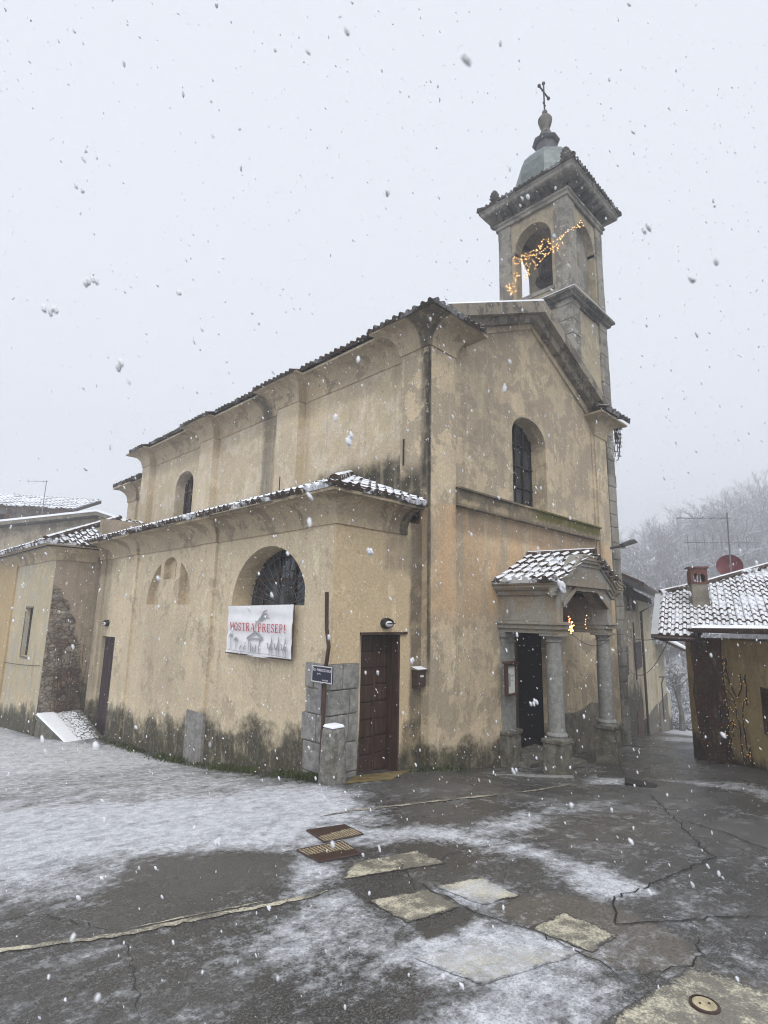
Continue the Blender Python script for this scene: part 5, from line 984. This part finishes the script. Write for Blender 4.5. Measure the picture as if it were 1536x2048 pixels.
# banner
BN=empty('exhibition_banner',(-2.0,2.0,1.7),'white cloth banner with red lettering hanging below the arched window','banner')
b=MB(); nu,nv=30,20; vs=[]
for i in range(nu+1):
    for j in range(nv+1):
        u=i/nu; v=j/nv; y=3.0-u*(1.95); z=1.70+v*(.80)-.0*u+.03*(u)*(v)-.03*(1-v)*0+ (.02*math.sin(u*PI))*(v-1)
        y+=.04*(v-.5)*0; d=.007*math.sin(v*17+2*u)*(1-.3*u)+.008*math.sin(u*9+v*4)+.002*math.sin(v*31+u*5); vs.append((-2.0+d,y,z))
b.add(vs,[(i*(nv+1)+j,(i+1)*(nv+1)+j,(i+1)*(nv+1)+j+1,i*(nv+1)+j+1) for i in range(nu) for j in range(nv)]); cl=b.build('cloth',M['cloth'],BN,smooth=True)
b=MB(); b.tube([(-1.99,3.02,1.695),(-1.99,1.04,1.695)],.012,5); b.tube([(-1.99,3.0,2.50),(-1.99,1.05,2.53)],.006,4); b.tube([(-1.985,1.042,1.69),(-1.985,1.042,2.53)],.008,4); b.build('edge_rod',M['brown_metal'],BN)
def by(u,v): return 3.0-u*1.95, 1.70+v*.80   # u,v on banner 0..1
XB=-2.033
def bx_(u,v): return -2.0+.007*math.sin(v*17+2*u)*(1-.3*u)+.008*math.sin(u*9+v*4)+.002*math.sin(v*31+u*5)
def stroke(mb,pts,w,closed=False):   # pts in banner metres from lower-left (right, up)
    P=[Vector(p) for p in pts]; n=len(P)
    L=[];
    for i in range(n):
        d=(P[min(i+1,n-1)]-P[max(i-1,0)]).normalized(); nr=Vector((-d.y,d.x)); ww=w if not isinstance(w,(list,tuple)) else w[i]; L.append((P[i]-nr*ww/2,P[i]+nr*ww/2))
    vs=[(bx_(p.x/1.95,p.y/.8)-.030,3.0-p.x,1.70+p.y) for a in L for p in a]; mb.add(vs,[(2*i,2*i+1,2*i+3,2*i+2) for i in range(n-1)])
def arc(cx,cy,rx,ry,a0,a1,n=10): return [(cx+rx*math.cos(math.radians(a0+(a1-a0)*i/n)),cy+ry*math.sin(math.radians(a0+(a1-a0)*i/n))) for i in range(n+1)]
TH,Tn=.19,.085
GL={ # glyph: width, strokes (pts,width)
'M':(1.05,[([(.16,0),(.16,1)],Tn),([(.16,1),(.52,.12)],TH),([(.52,.12),(.88,1)],Tn),([(.86,0),(.86,1)],TH),([(.02,.03),(.3,.03)],.06),([(.70,.03),(1.02,.03)],.06),([(.0,.97),(.24,.97)],.06),([(.8,.97),(1.04,.97)],.06)]),
'O':(.9,[(arc(.45,.5,.34,.46,0,360,20),.15)]),
'S':(.72,[(arc(.36,.74,.22,.22,20,260,10)+arc(.36,.27,.23,.23,80,-160,10),.14),([(.6,.72),(.6,.98)],.06),([(.1,.0),(.1,.28)],.06)]),
'T':(.82,[([(.41,0),(.41,1)],TH),([(.04,.96),(.78,.96)],.08),([(.05,.74),(.05,1)],.06),([(.77,.74),(.77,1)],.06),([(.24,.03),(.58,.03)],.06)]),
'R':(.92,[([(.2,0),(.2,1)],TH),([(.2,.96),(.5,.96)]+arc(.5,.74,.2,.22,90,-90,8)+[(.2,.52)],.11),([(.45,.52),(.78,.04)],TH*.9),([(.04,.03),(.36,.03)],.06),([(.7,.03),(.92,.03)],.06),([(.04,.97),(.3,.97)],.06)]),
'A':(.92,[([(.12,0),(.46,1)],Tn),([(.46,1),(.80,0)],TH),([(.24,.33),(.68,.33)],.07),([(.0,.03),(.26,.03)],.06),([(.64,.03),(.94,.03)],.06)]),
'P':(.8,[([(.2,0),(.2,1)],TH),([(.2,.96),(.48,.96)]+arc(.48,.72,.2,.24,90,-90,8)+[(.2,.48)],.11),([(.04,.03),(.38,.03)],.06),([(.04,.97),(.3,.97)],.06)]),
'E':(.78,[([(.2,0),(.2,1)],TH),([(.04,.96),(.7,.96)],.08),([(.2,.5),(.55,.5)],.08),([(.04,.04),(.72,.04)],.08),([(.68,.74),(.68,.99)],.06),([(.72,.01),(.72,.28)],.06),([(.54,.38),(.54,.62)],.06)]),
'I':(.42,[([(.21,0),(.21,1)],TH),([(.04,.97),(.38,.97)],.06),([(.04,.03),(.38,.03)],.06)]),' ':(.45,[])}
b=MB(); txt='MOSTRA PRESEPI'; tot=sum(GL[c][0]+.06 for c in txt); W_=1.70; sx_=W_/tot; H_=.135; cx0=.13
for c in txt:
    gw,st=GL[c]
    for pts,ww in st: stroke(b,[(cx0+p[0]*sx_,.385+.01*0+p[1]*H_) for p in pts],ww*.115)
    cx0+=(gw+.06)*sx_
b.build('red_lettering',M['red'],cl)
b=MB()
# comet drawing
for e_ in ((1.30,.745),(1.31,.675),(1.36,.60)): stroke(b,[(.98,.535),(1.08,.60+(e_[1]-.67)*.2),(e_[0]-.12,e_[1]*.55+.66*.45),e_],[.012,.035,.03,.004])
stroke(b,[(.93,.56),(.97,.545),(.96,.50),(.95,.44)],[.01,.035,.03,.02])
# stable
stroke(b,[(.72,.27),(.96,.375),(1.18,.28)],[.03,.05,.03]); stroke(b,[(.72,.265),(1.18,.27)],.03); stroke(b,[(.78,.06),(.78,.26)],.02); stroke(b,[(1.09,.05),(1.10,.26)],.025)
for x,h in ((.86,.15),(.93,.09),(1.0,.12)): stroke(b,[(x,.06),(x+.005,.06+h*.6),(x,.06+h)],[.035,.03,.015])
# palms
for x,y in ((.18,.28),(.36,.22)):
    stroke(b,[(x-.03,.05),(x,.12),(x,y)],.012)
    for a in (-30,10,50,100,140,190,215): 
        r=math.radians(a); stroke(b,[(x,y),(x+.04*math.cos(r),y+.03+.03*math.sin(r)),(x+.085*math.cos(r),y+.04*math.sin(r)-.02)],[.015,.02,.005])
# sheep
for x in (.52,.65): stroke(b,[(x-.04,.08),(x+.0,.12),(x+.03,.15)],[.012,.03,.01]); stroke(b,[(x-.02,.05),(x-.02,.1)],.008); stroke(b,[(x+.02,.05),(x+.02,.11)],.008)
# camels with riders
for x in (1.42,1.61,1.80):
    stroke(b,[(x-.11,.22),(x-.08,.21),(x-.07,.15),(x-.02,.12)],[.015,.025,.02,.03]); stroke(b,[(x-.04,.13),(x,.17),(x+.06,.12)],[.03,.07,.03]); stroke(b,[(x,.15),(x+.015,.25),(x+.02,.34)],[.05,.035,.004])
    for d in (-.035,-.015,.04,.055): stroke(b,[(x+d,.03),(x+d*.9,.13)],.009)
stroke(b,[(.05,.055),(.4,.04),(1.3,.045),(1.9,.025)],.007)
b.build('grey_drawing',M['greyprint'],cl)
# notice board on the porch pilaster
NB=empty('notice_board',(2.2,-.15,1.25),'wooden glazed notice board with a poster hung on the left porch pilaster','notice board')
b=MB(); X0,X1=2.03,2.40
for x0,x1,z0,z1 in ((X0,X0+.035,.96,1.54),(X1-.035,X1,.96,1.54),(X0+.035,X1-.035,.96,1.0),(X0+.035,X1-.035,1.50,1.54)): b.box(x0,-.19,z0,x1,-.12,z1)
b.hull8([(X0-.02,-.21,1.542),(X1+.02,-.21,1.542),(X1+.02,-.1,1.542),(X0-.02,-.1,1.542)],[(X0-.02,-.21,1.55),(X1+.02,-.21,1.55),(X1+.02,-.1,1.58),(X0-.02,-.1,1.58)])
fb=b.build('frame',M['post'],NB); b=MB(); b.box(X0+.036,-.14,1.001,X1-.036,-.13,1.499); b.build('poster',M['paper'],fb)
b=MB(); b.box(X0+.09,-.1445,1.12,X0+.18,-.142,1.36); b.box(X0+.2,-.1445,1.30,X1-.08,-.142,1.33); b.box(X0+.2,-.1445,1.22,X1-.1,-.142,1.24); b.build('poster_print',M['greyprint'],fb)
# small comet lights in the porch
pl=[]
for (cx_,cz_,r) in ((3.02,2.24,.13),):
    for i in range(7): a=2*PI*i/7+.2; pl.append([(cx_,-.99,cz_),(cx_+r*math.cos(a),-.99,cz_+r*math.sin(a))])
    pl.append([(cx_-.02,-.99,cz_+.1),(cx_-.06,-.99,cz_+.22)])
light_figure('porch_star_light',(3.02,-.99,2.2),'small orange star of lights hanging in the left of the porch arch',pl,.011,.034,M['twig'],M['bulbred'],jit=.01,wire=.003)
light_figure('porch_light_strand',(3.69,-.99,2.3),'thin vertical strand of lights hanging in the right of the porch arch',[[(3.70,-.99,2.48),(3.66,-.99,2.3),(3.68,-.99,2.16)]],.009,.06,M['twig'],M['bulb'],jit=.012,wire=.003)
# second small stone bollard by the right plinth
zz=g1(5.0,-.75); b=MB(); b.lathe((4.95,-.72,zz-.2),[(.15,0),(.15,.62),(.13,.72),(.05,.76)],12); tag(rebase(b.build('stone_bollard',M['plinth']),(4.95,-.72,zz)),'short dark rounded bollard behind the right porch plinth','bollard')
# cables
def cable(name,a,c,sag,lab,r=.009):
    a=Vector(a);c=Vector(c); b=MB(); b.tube([a.lerp(c,i/14)+Vector((0,0,-sag*4*(i/14)*(1-i/14))) for i in range(15)],r,4); tag(rebase(b.build(name,M['iron']),a),lab,'cable')
cable('overhead_cable',fa(-5.8,1.85,-.1),tuple(fr(.2,2.02,-.5)),.12,'upper cable crossing the alley to the snowy roof')
cable('overhead_cable',fa(-6.0,.72,-.1),tuple(fr(.1,1.95,-.4)),.5,'lower sagging cable crossing the alley')
cable('overhead_cable',(2.57,-1.16,2.2),(4.4,-1.22,2.08),.25,'thin cable drooping between the two porch columns',.005)
cable('wall_cable',(-3.03,10.4,.95),(-3.06,19.4,.8),.12,'thin cable sagging along the left annex wall',.008)
# plants
def blades(name,region,n,h,mat,label,w=.012):
    b=MB()
    for _ in range(n):
        x,y=region(); z=g1(x,y) if n<600 else None
        pts.append((x,y))
    return b
G1=MB(); xy=[]
for _ in range(2600):
    t=random.random(); y=.2+t**1.1*8.0; x=-1.98-abs(random.gauss(0,.11))-(.04 if y>.9 else 0); 
    if math.sin(y*3.1)+math.sin(y*7.7)*.6+random.gauss(0,.5)>-.2: xy.append((x,y))
for _ in range(260): xy.append((-2.02-abs(random.gauss(0,.07)),.25+abs(random.gauss(0,.22))))
for _ in range(160): xy.append((random.uniform(-.5,0.9),-.02-abs(random.gauss(0,.05))))
xy=np.array(xy); zs=gz(xy[:,0],xy[:,1])
for (x,y),z in zip(xy,zs):
    h=random.uniform(.03,.11); a=random.uniform(0,2*PI); dx,dy=math.cos(a)*.012,math.sin(a)*.012; lx,ly=random.gauss(0,.03),random.gauss(0,.03)
    G1.add([(x-dx,y-dy,z-.01),(x+dx,y+dy,z-.01),(x+lx*.5+dx*.6,y+ly*.5+dy*.6,z+h*.6),(x+lx,y+ly,z+h)],[(0,1,2,3)])
tag(rebase(G1.build('grass_tufts',simple('winter_grass',(.055,.07,.022),.9,.5,6,bump=0)),(-2,2,0)),'dark winter grass and weeds along the foot of the aisle wall','grass',kind='stuff')
# bare trees
def bare_tree(mb,base,H,depth=4,spread=.5,k=4,r0=None,tw=1.,seed=None):
    rnd=random.Random(seed); r0=r0 or H*.022
    def br(p,d,L,r,lev):
        n=3 if lev<2 else 2; pts=[p]; q=p; dd=d
        for i in range(n):
            dd=(dd+Vector((rnd.gauss(0,.13),rnd.gauss(0,.13),rnd.gauss(.03,.08)))).normalized(); q=q+dd*(L/n); pts.append(q)
        mb.tube(pts,[r*(1-.45*i/n) for i in range(n+1)],k if lev<2 else 3,cap=False)
        if lev>=depth: return
        m_=rnd.randint(3,4) if lev<depth-1 else rnd.randint(3,5)
        for i in range(m_):
            t=rnd.uniform(.35,1) if i else 1; j=min(n-1,int(t*n)); s_=pts[j]+(pts[j+1]-pts[j])*(t*n-j if j<n else 1)
            a=Vector((rnd.gauss(0,1),rnd.gauss(0,1),rnd.gauss(0,.5))); a=(a-dd*a.dot(dd)).normalized(); nd=(dd*(1-spread*rnd.uniform(.5,1.1))+a*spread*rnd.uniform(.7,1.3)+Vector((0,0,.12))).normalized()
            br(s_,nd,L*rnd.uniform(.5,.72),r*rnd.uniform(.42,.6),lev+1)
    br(Vector(base),Vector((rnd.gauss(0,.05),rnd.gauss(0,.05),1)).normalized(),H*.38,r0,0)
def polar(az,r): a=math.radians(az); return CAM.x+r*math.sin(a),CAM.y+r*math.cos(a)
# far hillside wood: a handful of shapes scattered as one mass
WD=MB(); shapes=[]
for s_ in range(7):
    t=MB(); bare_tree(t,(0,0,0),1.,depth=4,spread=.62 if s_<5 else .35,k=3,r0=.017,seed=s_); shapes.append(t)
pos=[]
rw=random.Random(3)
while len(pos)<900:
    az=rw.uniform(64,90); r=rw.uniform(66,205); pos.append(polar(az,r))
pos=np.array(pos); zz=gz(pos[:,0],pos[:,1]); VV=[];FF=[];off=0
for (x,y),z in zip(pos,zz):
    t=rw.choice(shapes); H=rw.uniform(6,9) if rw.random()<.8 else rw.uniform(10,15); a=rw.uniform(0,6.28); v=np.array(t.v); c,s_=math.cos(a),math.sin(a); w_=rw.uniform(.9,1.35)
    VV.append(np.c_[(v[:,0]*c-v[:,1]*s_)*H*w_+x,(v[:,0]*s_+v[:,1]*c)*H*w_+y,v[:,2]*H+z-.4]); FF+= [tuple(i+off for i in f) for f in t.f]; off+=len(v)
me=bpy.data.meshes.new('hillside_wood'); me.from_pydata(np.concatenate(VV).tolist(),[],FF); me.materials.append(M['twig_snow']); WO=bpy.data.objects.new('hillside_wood',me); COL.objects.link(WO); tag(WO,'misty leafless wood covering the hillside behind the snowy roof','wood',kind='stuff')
# snowy shrubs and the nearer trees at the bottom of the alley
def bush(c,r,h,n,mb):
    for _ in range(n):
        a=random.uniform(0,2*PI); t=random.random()**.5; p=Vector((c[0]+r*t*math.cos(a),c[1]+r*t*math.sin(a),c[2]+random.uniform(0,h)*(1-t*.5)))
        d=Vector((random.gauss(0,1),random.gauss(0,1),random.gauss(.6,.5))).normalized()*random.uniform(.15,.5); mb.tube([p,p+d*.5,p+d+Vector((0,0,-.03))],[.018,.012,.006],3,cap=False)
        if random.random()<.6:
            s_=.09; q=p+d; e=Vector((random.uniform(-1,1),random.uniform(-1,1),random.uniform(-.2,.2)))*s_; f=Vector((random.uniform(-1,1),random.uniform(-1,1),random.uniform(-.2,.2)))*s_; mb.quad(tuple(q-e),tuple(q+f),tuple(q+e),tuple(q-f))
HB=MB()
for i in range(26):
    az=random.uniform(71,77); r=random.uniform(46,62); x_,y_=polar(az,r); bush((x_,y_,g1(x_,y_)-.2),random.uniform(1.,2.),random.uniform(1.2,3.),330,HB)
for i in range(14):
    az=70.5+i*.5; x_,y_=polar(az,42+random.uniform(-.5,.5)); bush((x_,y_,g1(x_,y_)-.1),.9,1.1,200,HB)
tag(rebase(HB.build('snowy_shrubs',M['twig_snow']),(38,8,-4)),'snow dusted shrubs and hedge growing past the end of the alley','shrubs',kind='stuff')
for i,(az,r,H,lab) in enumerate(((72.6,40,5.2,'small crooked snow covered tree straight at the end of the alley'),(74.2,47,6.5,'taller bare tree just left of the dark house corner past the alley'))):
    x_,y_=polar(az,r); T_=empty('bare_tree',(x_,y_,g1(x_,y_)),lab,'tree'); t=MB(); z_=g1(x_,y_); t.tube([(x_,y_,z_-.2),(x_+.15,y_,z_+H*.2),(x_+.1,y_+.1,z_+H*.34)],[H*.035,H*.028,H*.022],7); t.build('trunk',M['twig_snow'],T_)
    t=MB()
    for s_ in range(4): bare_tree(t,(x_+.1,y_+.1,z_+H*.3),H*.75,depth=4,spread=.75,k=4,r0=H*.016,seed=50+i*9+s_)
    t.build('crown',M['twig_snow'],T_)
print('veg ok')
# ================================================ FALLING SNOW
fn=N('snowflake_ice'); M['flake']=fn.fin((.74,.76,.80),.9)
base_shapes=[]
for s_ in range(6):
    v=[];f=[];rr=random.Random(s_)
    for kx in range(2):
        o_=len(v); c0=[rr.uniform(-.35,.35) for _ in range(3)] if kx else [0,0,0]; sc=1 if kx==0 else .7
        G=1.618/1.9; g_=1/1.9
        for p in ((-g_,G,0),(g_,G,0),(-g_,-G,0),(g_,-G,0),(0,-g_,G),(0,g_,G),(0,-g_,-G),(0,g_,-G),(G,0,-g_),(G,0,g_),(-G,0,-g_),(-G,0,g_)): k_=sc*rr.uniform(.75,1.05); v.append([c0[i]+p[i]*k_ for i in range(3)])
        f+=[tuple(o_+i for i in t) for t in ((0,11,5),(0,5,1),(0,1,7),(0,7,10),(0,10,11),(1,5,9),(5,11,4),(11,10,2),(10,7,6),(7,1,8),(3,9,4),(3,4,2),(3,2,6),(3,6,8),(3,8,9),(4,9,5),(2,4,11),(6,2,10),(8,6,7),(9,8,1))]
    base_shapes.append((np.array(v),f))
VV=[];FF=[];off=0; rs=np.random.RandomState(12); fwd=np.array(cf); n_=0
C_=np.array(CAM)
while n_<21000:
    r=14*rs.rand()**.44; u=rs.randn(3); u/=np.linalg.norm(u); 
    if u@fwd<.42: continue
    if r<.55: continue
    p=C_+u*r
    if p[2]<-.6 : continue
    v,f=base_shapes[rs.randint(6)]
    s_=.0030*np.exp(rs.randn()*.55); s_=min(s_,.010) ; 
    if r<3: s_=min(s_,.0035)
    st=.7+abs(rs.randn())*.6; R=np.linalg.qr(rs.randn(3,3))[0]; w_=(v@R)*s_; d=np.array([.25,-.15,-1.])+rs.randn(3)*.25; d/=np.linalg.norm(d)
    w_=w_+np.outer(w_@d,d)*(st); VV.append(w_+p); FF+=[tuple(i+off for i in t) for t in f]; off+=len(v); n_+=1
# a few big clustered flakes close to the viewer
for (az,el,r,s_) in ((41,18,1.1,.009),(14,29,1.2,.0085),(17.5,22.5,1.15,.0085),(11,26,1.,.007),(73,35,1.5,.009),(80,-13.5,1.0,.010),(63,3.2,1.3,.010),(43.5,6.5,1.4,.009),(60,-8,1.6,.007),(48,-4.5,1.7,.007),(22,30,1.4,.007),(44.5,41,1.4,.006),(58,-14,1.6,.006),(39.7,-17,1.5,.005),(30,-20,1.4,.006)):
    a=math.radians(az); e=math.radians(el); p=C_+r*np.array([math.sin(a)*math.cos(e),math.cos(a)*math.cos(e),math.sin(e)])
    for k in range(4):
        v,f=base_shapes[(k*2+int(az))%6]; R=np.linalg.qr(rs.randn(3,3))[0]; w_=(v@R)*s_*.55; d=np.array([.3,-.2,-1.]); d/=np.linalg.norm(d); w_=w_+np.outer(w_@d,d)*1.2
        VV.append(w_+p+rs.randn(3)*s_*.5); FF+=[tuple(i+off for i in t) for t in f]; off+=len(v)
me=bpy.data.meshes.new('falling_snow'); me.from_pydata(np.concatenate(VV).tolist(),[],FF); me.materials.append(M['flake']); FS=bpy.data.objects.new('falling_snow',me); COL.objects.link(FS); tag(FS,'snowflakes falling through the air all over the scene','snow',kind='stuff')
# ================================================ HAZE
b=MB(); b.box(-60,-60,-14,270,150,52); hz=b.build('haze',M['snow']); hz['kind']='stuff'; tag(hz,'pale snowy air filling the valley and greying the far hillside','haze')
hm=bpy.data.materials.new('snowy_air'); hm.use_nodes=True; ht=hm.node_tree; ht.nodes.clear(); ho=ht.nodes.new('ShaderNodeOutputMaterial'); pv=ht.nodes.new('ShaderNodeVolumePrincipled'); pv.inputs['Color'].default_value=(.93,.945,1,1); pv.inputs['Density'].default_value=.0052; pv.inputs['Anisotropy'].default_value=.2
ht.links.new(pv.outputs[0],ho.inputs['Volume']); hz.data.materials.clear(); hz.data.materials.append(hm)
print('done',len(bpy.data.objects))
